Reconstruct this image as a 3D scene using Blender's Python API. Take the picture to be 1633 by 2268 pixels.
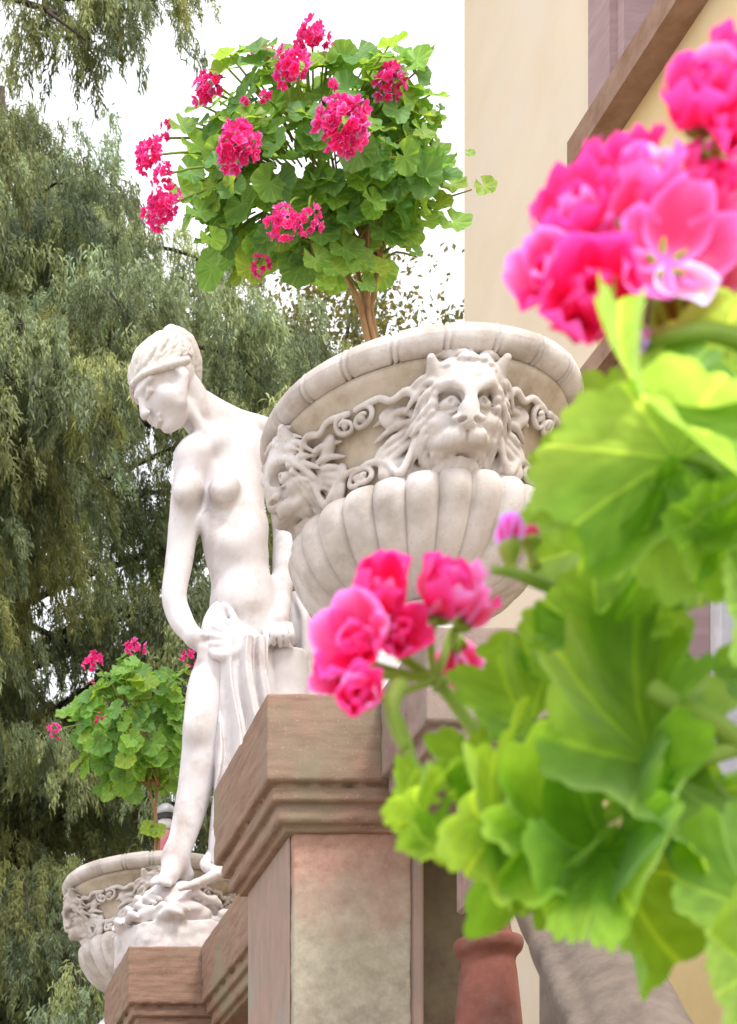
import bpy, math
import numpy as np
from mathutils import Vector, Matrix

for o in list(bpy.data.objects):
    bpy.data.objects.remove(o)
SC = bpy.context.scene
COL = SC.collection
rad = math.radians

# ---------------------------------------------------------------- camera, sky, sun, exposure
cam_d = bpy.data.cameras.new('camera')
cam = bpy.data.objects.new('camera', cam_d)
COL.objects.link(cam)
cam.location = (0, 0, 0)
cam.rotation_euler = (rad(90), 0, 0)
cam_d.sensor_width = 36
cam_d.lens = 60.0
cam_d.shift_x = 0.4933
cam_d.shift_y = 0.8967
cam_d.clip_start = 0.05
cam_d.clip_end = 400
cam_d.dof.use_dof = True
cam_d.dof.focus_distance = 4.6
cam_d.dof.aperture_fstop = 11
SC.camera = cam

SUN_ELEV, SUN_ROT = rad(58), rad(160)     # from behind the camera, a little to its right
w = bpy.data.worlds.new('World'); SC.world = w
w.use_nodes = True
nt = w.node_tree; nt.nodes.clear()
sky = nt.nodes.new('ShaderNodeTexSky'); sky.sky_type = 'NISHITA'; sky.sun_disc = False
sky.sun_elevation = SUN_ELEV; sky.sun_rotation = SUN_ROT
sky.air_density = 1.0; sky.dust_density = 4.0; sky.ozone_density = 1.0
hs = nt.nodes.new('ShaderNodeHueSaturation'); hs.inputs['Saturation'].default_value = 0.22
hs.inputs['Value'].default_value = 1.2
bg = nt.nodes.new('ShaderNodeBackground'); bg.inputs['Strength'].default_value = 0.14
wo = nt.nodes.new('ShaderNodeOutputWorld')
nt.links.new(sky.outputs[0], hs.inputs['Color']); ov = nt.nodes.new('ShaderNodeMix'); ov.data_type = 'RGBA'            # bright even overcast over the clear sky
ov.inputs[0].default_value = 0.6; ov.inputs[7].default_value = (8.2, 8.3, 8.7, 1)
nt.links.new(hs.outputs[0], ov.inputs[6]); nt.links.new(ov.outputs[2], bg.inputs['Color'])
nt.links.new(bg.outputs[0], wo.inputs['Surface'])

sd = bpy.data.lights.new('sun', 'SUN'); sd.energy = 1.5; sd.angle = rad(12); sd.color = (1, 0.95, 0.88)
sun = bpy.data.objects.new('sun', sd); COL.objects.link(sun)
_d = Vector((math.sin(SUN_ROT) * math.cos(SUN_ELEV), math.cos(SUN_ROT) * math.cos(SUN_ELEV), math.sin(SUN_ELEV)))
sun.rotation_euler = _d.to_track_quat('Z', 'Y').to_euler()
sun.location = (-4, -6, 10)

SC.view_settings.view_transform = 'Standard'
SC.view_settings.look = 'None'
SC.view_settings.gamma = 1
SC.view_settings.use_curve_mapping = False
SC.view_settings.exposure = 0.98

# ---------------------------------------------------------------- helpers
GROUND = -1.6
F_PX, VX, VY, DS = 5000.0, -400.0, 4190.0, 2160 / 1633.0


def P(x, y, Y):
    """a spot measured on the photograph (1633 x 2268) at the depth Y, in metres"""
    return np.array(((x * DS - VX) * Y / F_PX, Y, (VY - y * DS) * Y / F_PX))


def nrm(v):
    v = np.asarray(v, float)
    return v / (np.linalg.norm(v) + 1e-12)


def tag(o, label=None, cat=None, group=None, kind=None):
    if label: o['label'] = label
    if cat: o['category'] = cat
    if group: o['group'] = group
    if kind: o['kind'] = kind
    return o


def empty(name, loc, label, cat, group=None):
    o = bpy.data.objects.new(name, None); COL.objects.link(o)
    o.location = tuple(loc); o.empty_display_size = 0.1
    return tag(o, label, cat, group)


def link(name, me, parent=None):
    o = bpy.data.objects.new(name, me); COL.objects.link(o)
    if parent is not None:
        o.parent = parent
        # parts are modelled in world coordinates, parents are unrotated empties or meshes
        off = Vector((0, 0, 0)); p = parent
        while p is not None:
            off += p.location; p = p.parent
        o.location = -off
    return o


def mk(name, V, Q=None, T=None, mat=None, parent=None, col=None, smooth=True):
    me = bpy.data.meshes.new(name)
    V = np.asarray(V, np.float32)
    Q = np.zeros((0, 4), int) if Q is None else np.asarray(Q, int).reshape(-1, 4)
    T = np.zeros((0, 3), int) if T is None else np.asarray(T, int).reshape(-1, 3)
    me.vertices.add(len(V)); me.vertices.foreach_set('co', V.ravel())
    nl = len(Q) * 4 + len(T) * 3
    me.loops.add(nl)
    me.loops.foreach_set('vertex_index', np.concatenate([Q.ravel(), T.ravel()]).astype(np.int32))
    nf = len(Q) + len(T)
    me.polygons.add(nf)
    ls = np.concatenate([np.arange(len(Q)) * 4, len(Q) * 4 + np.arange(len(T)) * 3]).astype(np.int32)
    lt = np.concatenate([np.full(len(Q), 4), np.full(len(T), 3)]).astype(np.int32)
    me.polygons.foreach_set('loop_start', ls); me.polygons.foreach_set('loop_total', lt)
    me.polygons.foreach_set('use_smooth', np.full(nf, smooth, bool))
    me.update(calc_edges=True)
    if col is not None:
        col = np.asarray(col, np.float32)
        if col.shape[1] == 3:
            col = np.concatenate([col, np.ones((len(col), 1), np.float32)], 1)
        at = me.color_attributes.new('Col', 'FLOAT_COLOR', 'POINT')
        at.data.foreach_set('color', col.ravel())
    if mat: me.materials.append(mat)
    return link(name, me, parent)


class MB:
    """collects shapes into one mesh"""
    def __init__(s): s.V, s.Q, s.T, s.C, s.n = [], [], [], [], 0

    def add(s, V, Q=None, T=None, C=None):
        V = np.asarray(V, float)
        s.V.append(V)
        if Q is not None and len(Q): s.Q.append(np.asarray(Q) + s.n)
        if T is not None and len(T): s.T.append(np.asarray(T) + s.n)
        s.C.append(np.ones((len(V), 3)) if C is None else np.asarray(C, float))
        s.n += len(V)

    def box(s, lo, hi, sk=(0, 0)):
        (a, b, c), (d, e, f) = lo, hi
        V = np.array([(a, b, c), (d, b, c), (d, e, c), (a, e, c), (a, b, f), (d, b, f), (d, e, f), (a, e, f)], float)
        s.add(V, [(0, 3, 2, 1), (4, 5, 6, 7), (0, 1, 5, 4), (1, 2, 6, 5), (2, 3, 7, 6), (3, 0, 4, 7)])

    def tube(s, pts, rs, n=8, C=None, capends=True):
        pts = np.asarray(pts, float); m = len(pts)
        rs = np.full(m, rs) if np.isscalar(rs) else np.asarray(rs, float)
        tan = np.gradient(pts, axis=0)
        ref = np.array((0.3, 0.2, 1.0)); V = []
        u = None
        for i in range(m):
            t = nrm(tan[i])
            if u is None:
                u = np.cross(t, ref)
                if np.linalg.norm(u) < 1e-3: u = np.cross(t, (1, 0, 0))
            u = nrm(u - t * np.dot(u, t)); v = np.cross(t, u)
            a = np.arange(n) * 2 * np.pi / n
            V.append(pts[i] + rs[i] * (np.cos(a)[:, None] * u + np.sin(a)[:, None] * v))
        V = np.concatenate(V)
        Q = []
        for i in range(m - 1):
            for j in range(n):
                k = (j + 1) % n
                Q.append((i * n + j, i * n + k, (i + 1) * n + k, (i + 1) * n + j))
        T = []
        if capends:
            V = np.concatenate([V, pts[:1], pts[-1:]])
            for j in range(n):
                k = (j + 1) % n
                T.append((m * n, k, j)); T.append((m * n + 1, (m - 1) * n + j, (m - 1) * n + k))
        s.add(V, Q, T, None if C is None else np.tile(np.asarray(C, float), (len(V), 1)))

    def build(s, name, mat, parent=None, smooth=True, col=False):
        if not s.V: s.add(np.zeros((0, 3)))
        return mk(name, np.concatenate(s.V), np.concatenate(s.Q) if s.Q else None,
                  np.concatenate(s.T) if s.T else None, mat, parent,
                  np.concatenate(s.C) if col else None, smooth)


def curve(pts, n):
    """smooth curve through the points"""
    pts = np.asarray(pts, float)
    m = len(pts); t = np.linspace(0, m - 1, n)
    out = []
    for x in t:
        i = min(int(x), m - 2); f = x - i
        p0 = pts[max(i - 1, 0)]; p1 = pts[i]; p2 = pts[i + 1]; p3 = pts[min(i + 2, m - 1)]
        out.append(0.5 * (2 * p1 + (p2 - p0) * f + (2 * p0 - 5 * p1 + 4 * p2 - p3) * f * f + (3 * p1 - p0 - 3 * p2 + p3) * f ** 3))
    return np.array(out)


def lathe(prof, c, n=96, mod=None):
    """prof: (r, z) rows from the bottom; mod(angle, row) scales the radius"""
    prof = np.asarray(prof, float); m = len(prof)
    a = np.arange(n) * 2 * np.pi / n
    V = np.zeros((m, n, 3))
    for i, (r, z) in enumerate(prof):
        rr = r * (mod(a, i, z) if mod else np.ones(n))
        V[i, :, 0] = c[0] + rr * np.cos(a); V[i, :, 1] = c[1] + rr * np.sin(a); V[i, :, 2] = z
    i, j = np.meshgrid(np.arange(m - 1), np.arange(n), indexing='ij'); k = (j + 1) % n
    Q = np.stack([i * n + j, i * n + k, (i + 1) * n + k, (i + 1) * n + j], -1).reshape(-1, 4)
    return V.reshape(-1, 3), Q


# ---------------------------------------------------------------- carving with distance fields
class Sdf:
    def __init__(s, lo, hi, h):
        s.lo = np.asarray(lo, float); s.h = h
        n = np.ceil((np.asarray(hi) - s.lo) / h).astype(int) + 1
        s.F = np.full(n, 0.3, np.float32); s.n = n

    def _sub(s, lo, hi):
        a = np.clip(np.floor((np.asarray(lo) - s.lo) / s.h).astype(int), 0, s.n)
        b = np.clip(np.ceil((np.asarray(hi) - s.lo) / s.h).astype(int) + 1, 0, s.n)
        sl = tuple(slice(i, j) for i, j in zip(a, b))
        ax = [(s.lo[d] + s.h * np.arange(a[d], b[d])).astype(np.float32) for d in range(3)]
        return sl, ax[0][:, None, None], ax[1][None, :, None], ax[2][None, None, :]

    def _comb(s, sl, d, k, sub):
        f = s.F[sl]
        if f.size == 0: return
        if sub:
            d = -d; h = np.maximum(k - np.abs(f - d), 0) / k
            s.F[sl] = np.maximum(f, d) + h * h * k * .25
        else:
            h = np.maximum(k - np.abs(f - d), 0) / k
            s.F[sl] = np.minimum(f, d) - h * h * k * .25

    def cap(s, a, b, ra, rb=None, k=.02, sub=False):
        a = np.asarray(a, float); b = np.asarray(b, float); rb = ra if rb is None else rb
        mg = max(ra, rb) + k + 3 * s.h
        sl, X, Y, Z = s._sub(np.minimum(a, b) - mg, np.maximum(a, b) + mg)
        ab = b - a; L = float(np.dot(ab, ab)) + 1e-12
        t = np.clip(((X - a[0]) * ab[0] + (Y - a[1]) * ab[1] + (Z - a[2]) * ab[2]) / L, 0, 1)
        d = np.sqrt((X - a[0] - t * ab[0]) ** 2 + (Y - a[1] - t * ab[1]) ** 2 + (Z - a[2] - t * ab[2]) ** 2) - (ra + (rb - ra) * t)
        s._comb(sl, d, k, sub)

    def chain(s, pts, rs, k=.02, n=None):
        pts = np.asarray(pts, float)
        if n is None and len(pts) > 2: n = 5 * len(pts)
        if n:
            rs = np.interp(np.linspace(0, len(pts) - 1, n), np.arange(len(pts)), np.broadcast_to(rs, len(pts)))
            pts = curve(pts, n)
        rs = np.broadcast_to(rs, len(pts))
        mg = float(np.max(rs)) + k + 3 * s.h
        sl, X, Y, Z = s._sub(pts.min(0) - mg, pts.max(0) + mg)
        dm = None
        for i in range(len(pts) - 1):
            a = pts[i]; ab = pts[i + 1] - a; L = float(np.dot(ab, ab)) + 1e-12
            t = np.clip(((X - a[0]) * ab[0] + (Y - a[1]) * ab[1] + (Z - a[2]) * ab[2]) / L, 0, 1)
            d = np.sqrt((X - a[0] - t * ab[0]) ** 2 + (Y - a[1] - t * ab[1]) ** 2 + (Z - a[2] - t * ab[2]) ** 2) - (rs[i] + (rs[i + 1] - rs[i]) * t)
            dm = d if dm is None else np.minimum(dm, d)
        s._comb(sl, dm, k, False)

    def box(s, lo, hi, r=.004, k=.002):
        lo = np.asarray(lo, float); hi = np.asarray(hi, float); c = (lo + hi) / 2; e = (hi - lo) / 2 - r
        mg = k + 3 * s.h
        sl, X, Y, Z = s._sub(lo - mg, hi + mg)
        q = [np.abs(V - c[i]) - e[i] for i, V in enumerate((X, Y, Z))]
        o = np.sqrt(np.maximum(q[0], 0) ** 2 + np.maximum(q[1], 0) ** 2 + np.maximum(q[2], 0) ** 2)
        s._comb(sl, o + np.minimum(np.maximum(q[0], np.maximum(q[1], q[2])), 0) - r, k, False)

    def ell(s, c, r, M=None, k=.02, sub=False):
        c = np.asarray(c, float); r = np.broadcast_to(np.asarray(r, float), 3)
        mg = r.max() + k + 3 * s.h
        sl, X, Y, Z = s._sub(c - mg, c + mg)
        X = X - c[0]; Y = Y - c[1]; Z = Z - c[2]
        if M is None: x, y, z = X, Y, Z
        else: x, y, z = (M[0][i] * X + M[1][i] * Y + M[2][i] * Z for i in range(3))   # columns of M are the axes
        k0 = np.sqrt((x / r[0]) ** 2 + (y / r[1]) ** 2 + (z / r[2]) ** 2)
        k1 = np.sqrt((x / r[0] ** 2) ** 2 + (y / r[1] ** 2) ** 2 + (z / r[2] ** 2) ** 2) + 1e-6
        s._comb(sl, k0 * (k0 - 1) / k1, k, sub)

    def disp(s, fn):
        sl, X, Y, Z = s._sub(s.lo, s.lo + s.h * s.n)
        s.F += fn(X, Y, Z).astype(np.float32)

    def mesh(s):
        F, h = s.F, s.h
        sg = F < 0
        nx, ny, nz = F.shape
        cnt = np.zeros((nx - 1, ny - 1, nz - 1), np.int8)
        cs = [(i, j, k) for i in (0, 1) for j in (0, 1) for k in (0, 1)]
        for i, j, k in cs: cnt += sg[i:nx - 1 + i, j:ny - 1 + j, k:nz - 1 + k]
        act = (cnt > 0) & (cnt < 8)
        ijk = np.argwhere(act)
        idx = np.full(act.shape, -1, np.int64); idx[act] = np.arange(len(ijk))
        acc = np.zeros((len(ijk), 3)); num = np.zeros(len(ijk))
        for a in cs:
            for d in range(3):
                if a[d] == 1: continue
                b = list(a); b[d] = 1
                f0 = F[tuple((ijk + a).T)]; f1 = F[tuple((ijk + b).T)]
                m = (f0 < 0) != (f1 < 0)
                t = np.where(m, f0 / np.where(m, f0 - f1, 1), 0)
                p = np.tile(np.array(a, float), (len(ijk), 1)); p[:, d] += t
                acc += p * m[:, None]; num += m
        V = s.lo + h * (ijk + acc / num[:, None])
        Qs = []
        for d in range(3):
            e, f = [(1, 2), (2, 0), (0, 1)][d]
            sl0 = [slice(1, -1)] * 3; sl0[d] = slice(0, -1)
            sl1 = [slice(1, -1)] * 3; sl1[d] = slice(1, None)
            s0 = sg[tuple(sl0)]; s1 = sg[tuple(sl1)]
            off = np.array([1, 1, 1]); off[d] = 0
            for inside in (True, False):
                pos = np.argwhere((s0 != s1) & (s0 == inside)) + off
                if not len(pos): continue
                def cell(de, df):
                    q = pos.copy(); q[:, e] += de; q[:, f] += df
                    return idx[tuple(q.T)]
                q = np.stack([cell(-1, -1), cell(0, -1), cell(0, 0), cell(-1, 0)], 1)
                Qs.append(q if inside else q[:, ::-1])
        Q = np.concatenate(Qs)
        return V, Q[(Q >= 0).all(1)]

    def build(s, name, mat, parent=None):
        V, Q = s.mesh()
        return mk(name, V, Q, None, mat, parent)


def wob(amp, f, seed, n=5):
    r = np.random.RandomState(seed)
    K = r.normal(size=(n, 3)); K /= np.linalg.norm(K, axis=1)[:, None]
    K *= f * r.uniform(.6, 1.5, (n, 1)); ph = r.uniform(0, 6.28, n)
    def fn(X, Y, Z):
        o = 0
        for q, p in zip(K, ph): o = o + np.sin(q[0] * X + q[1] * Y + q[2] * Z + p)
        return o * (amp / n)
    return fn


# ---------------------------------------------------------------- materials
def newmat(name):
    m = bpy.data.materials.new(name); m.use_nodes = True
    t = m.node_tree; t.nodes.clear()
    out = t.nodes.new('ShaderNodeOutputMaterial')
    return m, t, out


def noise(t, scale, detail=4, rough=.6, vec=None, stretch=None):
    n = t.nodes.new('ShaderNodeTexNoise'); n.inputs['Scale'].default_value = scale
    n.inputs['Detail'].default_value = detail; n.inputs['Roughness'].default_value = rough
    if vec is None:
        g = t.nodes.new('ShaderNodeNewGeometry'); vec = g.outputs['Position']
    if stretch:
        mp = t.nodes.new('ShaderNodeMapping'); mp.inputs['Scale'].default_value = stretch
        t.links.new(vec, mp.inputs['Vector']); vec = mp.outputs[0]
    t.links.new(vec, n.inputs['Vector'])
    return n.outputs['Fac']


def ramp(t, fac, stops):
    r = t.nodes.new('ShaderNodeValToRGB')
    e = r.color_ramp.elements
    while len(e) < len(stops): e.new(.5)
    for el, (p, c) in zip(e, stops):
        el.position = p; el.color = (*c, 1) if len(c) == 3 else c
    t.links.new(fac, r.inputs[0])
    return r.outputs[0]


def mixc(t, fac, a, b, mode='MIX'):
    m = t.nodes.new('ShaderNodeMix'); m.data_type = 'RGBA'; m.blend_type = mode
    for sock, v in ((m.inputs[0], fac), (m.inputs[6], a), (m.inputs[7], b)):
        if hasattr(v, 'is_linked'): t.links.new(v, sock)
        elif isinstance(v, (int, float)): sock.default_value = v
        else: sock.default_value = (*v, 1)
    return m.outputs[2]


def stone(name, base, dark, stain=None, scale=9, stain_scale=3.0, rough=.8, bump=.25, bscale=90, speck=None, stretch=None,
          stain_lo=.5, stain_hi=.68, bdist=.004):
    m, t, out = newmat(name)
    c = ramp(t, noise(t, scale, 6, .65, stretch=stretch), [(.3, dark), (.62, base)])
    if stain:
        c = mixc(t, ramp(t, noise(t, stain_scale, 5, .6), [(stain_lo, (0, 0, 0)), (stain_hi, (1, 1, 1))]), c, stain)
    if speck:
        c = mixc(t, ramp(t, noise(t, 160, 2, .5), [(.6, (0, 0, 0)), (.72, (.8, .8, .8))]), c, speck)
    p = t.nodes.new('ShaderNodeBsdfPrincipled'); p.inputs['Roughness'].default_value = rough
    p.inputs['Specular IOR Level'].default_value = .25
    t.links.new(c, p.inputs['Base Color'])
    b = t.nodes.new('ShaderNodeBump'); b.inputs['Strength'].default_value = bump; b.inputs['Distance'].default_value = bdist
    t.links.new(noise(t, bscale, 5, .7), b.inputs['Height']); t.links.new(b.outputs[0], p.inputs['Normal'])
    t.links.new(p.outputs[0], out.inputs[0])
    return m


def plain(name, c, rough=.6, metal=0):
    m, t, out = newmat(name)
    p = t.nodes.new('ShaderNodeBsdfPrincipled'); p.inputs['Roughness'].default_value = rough; p.inputs['Metallic'].default_value = metal
    col = ramp(t, noise(t, 14, 4), [(.3, tuple(x * .8 for x in c)), (.7, c)])
    t.links.new(col, p.inputs['Base Color']); t.links.new(p.outputs[0], out.inputs[0])
    return m


def leafy(name, c, trans=None, tfac=.4, rough=.45, bump=0, bscale=60, spec=.35, sheen=0.0):
    """leaf or petal: vertex colour (hue variation and veins) times c; some light passes through"""
    m, t, out = newmat(name)
    a = t.nodes.new('ShaderNodeAttribute'); a.attribute_name = 'Col'
    col = mixc(t, 1.0, a.outputs['Color'], c, 'MULTIPLY')
    p = t.nodes.new('ShaderNodeBsdfPrincipled'); p.inputs['Roughness'].default_value = rough
    p.inputs['Specular IOR Level'].default_value = spec
    t.links.new(col, p.inputs['Base Color'])
    p.inputs['Sheen Weight'].default_value = sheen; p.inputs['Sheen Roughness'].default_value = .4
    tr = t.nodes.new('ShaderNodeBsdfTranslucent')
    tc = mixc(t, 1.0, a.outputs['Color'], trans or c, 'MULTIPLY'); t.links.new(tc, tr.inputs['Color'])
    if bump:
        b = t.nodes.new('ShaderNodeBump'); b.inputs['Strength'].default_value = bump; b.inputs['Distance'].default_value = .002
        t.links.new(noise(t, bscale, 4), b.inputs['Height']); t.links.new(b.outputs[0], p.inputs['Normal'])
    mx = t.nodes.new('ShaderNodeMixShader'); mx.inputs[0].default_value = tfac
    t.links.new(p.outputs[0], mx.inputs[1]); t.links.new(tr.outputs[0], mx.inputs[2]); t.links.new(mx.outputs[0], out.inputs[0])
    return m


M_marble = stone('white_marble', (.69, .665, .68), (.56, .52, .53), stain=(.42, .34, .31), scale=7, stain_scale=9, rough=.65, bump=.25,
                 stain_lo=.52, stain_hi=.78)
M_hair = stone('carved_hair_marble', (.66, .63, .61), (.48, .44, .4), scale=40, rough=.7, bump=.2)
M_plinth = stone('plinth_marble', (.66, .62, .62), (.42, .39, .38), stain=(.5, .42, .42), scale=16, stain_scale=8, rough=.85, bump=.4, bscale=60)
M_bell = stone('tan_urn_stone', (.5, .425, .335), (.34, .275, .205), stain=(.56, .5, .43), scale=14, stain_scale=6, rough=.9, bump=.5, bscale=170)
M_urn = stone('urn_stone', (.58, .53, .5), (.38, .335, .3), stain=(.66, .63, .63), scale=10, stain_scale=5, rough=.85, bump=.35, bscale=130, speck=(.47, .42, .38))
M_cap = stone('brown_sandstone', (.3, .188, .138), (.175, .108, .078), stain=(.23, .19, .13), scale=8, stain_scale=4, rough=.9, bump=.3, bscale=140,
              speck=(.34, .23, .165), stretch=(1, 1, 9))
M_terra = stone('terracotta', (.22, .08, .058), (.13, .05, .038), stain=(.2, .12, .1), scale=14, stain_scale=9, rough=.85, bump=.4, bscale=70)
M_pinkstone = stone('pinkish_stone', (.3, .21, .185), (.19, .13, .115), stain=(.26, .22, .18), scale=20, rough=.9, bump=.5, bscale=120)
M_greystone = stone('grey_stone', (.175, .138, .112), (.11, .085, .07), stain=(.17, .115, .095), scale=22, rough=.95, bump=.6, bscale=120)
M_core = stone('shaded_recess_stone', (.17, .135, .09), (.1, .07, .05), stain=(.14, .12, .06), scale=12, rough=.95, bump=.4)  # shade of the recess under the rail is put into this colour
M_wall = stone('cream_plaster', (.83, .7, .54), (.77, .64, .48), stain=(.8, .71, .6), scale=2.5, stain_scale=1.2, rough=.9, bump=.12, bscale=60)
M_yellow = stone('yellow_plaster', (.78, .59, .3), (.7, .52, .25), stain=(.8, .64, .4), scale=2.5, stain_scale=1.5, rough=.9, bump=.2, bscale=60)
M_mauve = stone('mauve_stone', (.44, .31, .315), (.35, .24, .245), scale=6, rough=.85, bump=.2, stretch=(1, 1, 5))
M_sill = stone('brown_mauve_sill', (.4, .255, .2), (.24, .14, .085), stain=(.27, .16, .09), scale=6, stain_scale=5, rough=.85, bump=.25)
M_bark = stone('bark', (.075, .055, .045), (.035, .026, .02), scale=14, rough=.95, bump=.6, bscale=40, stretch=(1, 1, .3))
M_stem = stone('woody_stem', (.42, .25, .12), (.24, .13, .07), scale=40, rough=.7, bump=.2, stretch=(1, 1, .2))
M_ground = stone('gravel_ground', (.36, .31, .25), (.25, .22, .18), scale=3, rough=.95, bump=.4, bscale=30)
M_glass = plain('painted_sky_glass', (.55, .55, .66), .15)  # pale lavender sky reflection painted into the pane colour
M_dark = plain('dark_iron', (.03, .03, .035), .5, .3)
M_grey = plain('grey_metal', (.4, .41, .42), .45, .2)
M_pinkpaint = plain('pink_paint', (.62, .2, .24), .6)
M_white = plain('white_enamel', (.75, .76, .78), .4)
M_leaf = leafy('geranium_leaf', (.19, .36, .09), (.4, .62, .09), .48, .5)
M_leaf2 = leafy('geranium_leaf_near', (.17, .34, .04), (.46, .7, .05), .55, .5, bump=.5, bscale=110, sheen=.35)
M_petal = leafy('geranium_petal', (.93, .018, .14), (1, .02, .18), .42, .55)
M_stalk = leafy('green_stalk', (.28, .42, .07), (.4, .55, .08), .25, .5)
M_conifer = leafy('conifer_foliage', (.21, .265, .165), (.26, .33, .16), .24, .7, spec=.15)
M_oak = leafy('small_leaf_foliage', (.13, .13, .045), (.25, .24, .06), .3, .7, spec=.15)
M_bush = leafy('shrub_leaf', (.15, .23, .05), (.28, .4, .06), .35, .5, spec=.2)

# ---------------------------------------------------------------- ground
b = MB(); b.add([(-150, -60, GROUND), (200, -60, GROUND), (200, 250, GROUND), (-150, 250, GROUND)], [(0, 1, 2, 3)])
tag(b.build('ground', M_ground), 'pale gravel ground of the garden', 'ground', kind='structure')

# ---------------------------------------------------------------- house with cream wall
def wallX(Y, out=0.0): return 3.09 - .06 * Y - out


def wall_box(mb, y0, y1, z0, z1, o0, o1):
    """box that follows the facade; o0 is how far its back and o1 how far its face stands out of the wall"""
    V = []
    for z in (z0, z1):
        V += [(wallX(y0, o1), y0, z), (wallX(y0, o0), y0, z), (wallX(y1, o0), y1, z), (wallX(y1, o1), y1, z)]
    mb.add(V, [(0, 3, 2, 1), (4, 5, 6, 7), (0, 1, 5, 4), (1, 2, 6, 5), (2, 3, 7, 6), (3, 0, 4, 7)])


house = empty('house', (4.5, 5.5, GROUND), 'cream plastered house with mauve stone window surrounds behind the flowers', 'house')
WIN = [(4.85, 6.31, 4.77, 6.6), (4.9, 6.0, 2.0, 3.72)]        # y0, y1, z0, z1 of the two windows
mb = MB(); pil = MB()
ys = [2.5, 4.85, 4.9, 6.0, 6.31, 7.5]
zs = [GROUND, 2.0, 3.72, 4.77, 6.6, 8.5]
for i in range(5):
    for j in range(5):
        a0, a1, c0, c1 = ys[i], ys[i + 1], zs[j], zs[j + 1]
        if any(a0 >= q[0] - 1e-6 and a1 <= q[1] + 1e-6 and c0 >= q[2] - 1e-6 and c1 <= q[3] + 1e-6 for q in WIN): continue
        (pil if i == 4 else mb).add([(wallX(a0), a0, c0), (wallX(a1), a1, c0), (wallX(a1), a1, c1), (wallX(a0), a0, c1)], [(0, 3, 2, 1)])
pil.build('corner_strip', M_wall, house, smooth=False)
for (y0, y1, z0, z1) in WIN:                                    # reveals
    c = [(y0, z0), (y1, z0), (y1, z1), (y0, z1)]
    for i in range(4):
        (ya, za), (yb, zb) = c[i], c[(i + 1) % 4]
        mb.add([(wallX(ya), ya, za), (wallX(yb), yb, zb), (wallX(yb, -.24), yb, zb), (wallX(ya, -.24), ya, za)], [(0, 1, 2, 3)])
mb.add([(wallX(7.5), 7.5, GROUND), (9, 7.1, GROUND), (9, 7.1, 8.5), (wallX(7.5), 7.5, 8.5)], [(0, 1, 2, 3)])
mb.add([(wallX(2.5), 2.5, GROUND), (9, 2.4, GROUND), (9, 2.4, 8.5), (wallX(2.5), 2.5, 8.5)], [(0, 3, 2, 1)])
mb.build('wall', M_yellow, house, smooth=False)
mb = MB(); V = [(wallX(2.2, .35), 2.2, 8.5), (9.4, 2.1, 8.5), (9.4, 7.6, 8.5), (wallX(7.85, .35), 7.85, 8.5)]
mb.add(V + [(x, y, 8.7) for x, y, z in V], [(0, 3, 2, 1), (4, 5, 6, 7), (0, 1, 5, 4), (1, 2, 6, 5), (2, 3, 7, 6), (3, 0, 4, 7)])
mb.build('roof', M_terra, house, smooth=False)
for i, (y0, y1, z0, z1) in enumerate(WIN):
    fr = MB()
    wd = .16
    wall_box(fr, y1 - wd, y1 + .0, z0 + .002, z1, -.12, .032); wall_box(fr, y0, y0 + wd, z0 + .002, z1, -.12, .032)
    wall_box(fr, y0 + wd, y1 - wd, z1 - wd, z1 - .003, -.12, .03)
    # inner moulding
    wall_box(fr, y1 - wd - .05, y1 - wd - .001, z0 + .004, z1 - wd - .003, -.16, .005)
    wall_box(fr, y0 + wd + .001, y0 + wd + .05, z0 + .004, z1 - wd - .003, -.16, .005)
    win = fr.build('window_surround', M_mauve, house, smooth=False)
    g = MB(); wall_box(g, y0 + .05, y1 - .05, z0 + .02, z1 - .05, -.22, -.19)
    g.build('pane', M_glass, win, smooth=False)
    s_ = MB(); ym = (y0 + y1) / 2
    wall_box(s_, ym - .03, ym + .03, z0 + .03, z1 - .06, -.188, -.15); wall_box(s_, y1 - wd - .12, y1 - wd - .052, z0 + .03, z1 - .06, -.188, -.13)
    wall_box(s_, y0 + wd + .052, y0 + wd + .12, z0 + .03, z1 - .06, -.188, -.13)
    s_.build('sash', M_white, win, smooth=False)
sl = MB(); wall_box(sl, 4.2, 6.32, 4.664, 4.768, -.1, .105); sl.build('sill', M_sill, house, smooth=False)
sl = MB(); wall_box(sl, 3.2, 6.5, 3.79, 3.868, -.05, .105); wall_box(sl, 3.2, 6.48, 3.74, 3.788, -.05, .05)
sl.build('drip_moulding', M_sill, house, smooth=False)
sl = MB(); wall_box(sl, 4.7, 6.1, 1.9, 1.998, -.1, .1); sl.build('sill', M_sill, house, smooth=False)

# ---------------------------------------------------------------- balustrade: piers, rail, balusters
CT = 1.555     # top of the coping
PROF = [(.0, CT - .185, CT), (.022, CT - .192, CT - .183), (.016, CT - .222, CT - .19), (.034, CT - .228, CT - .22), (.03, CT - .262, CT - .226), (.05, CT - .275, CT - .258)]


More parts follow.
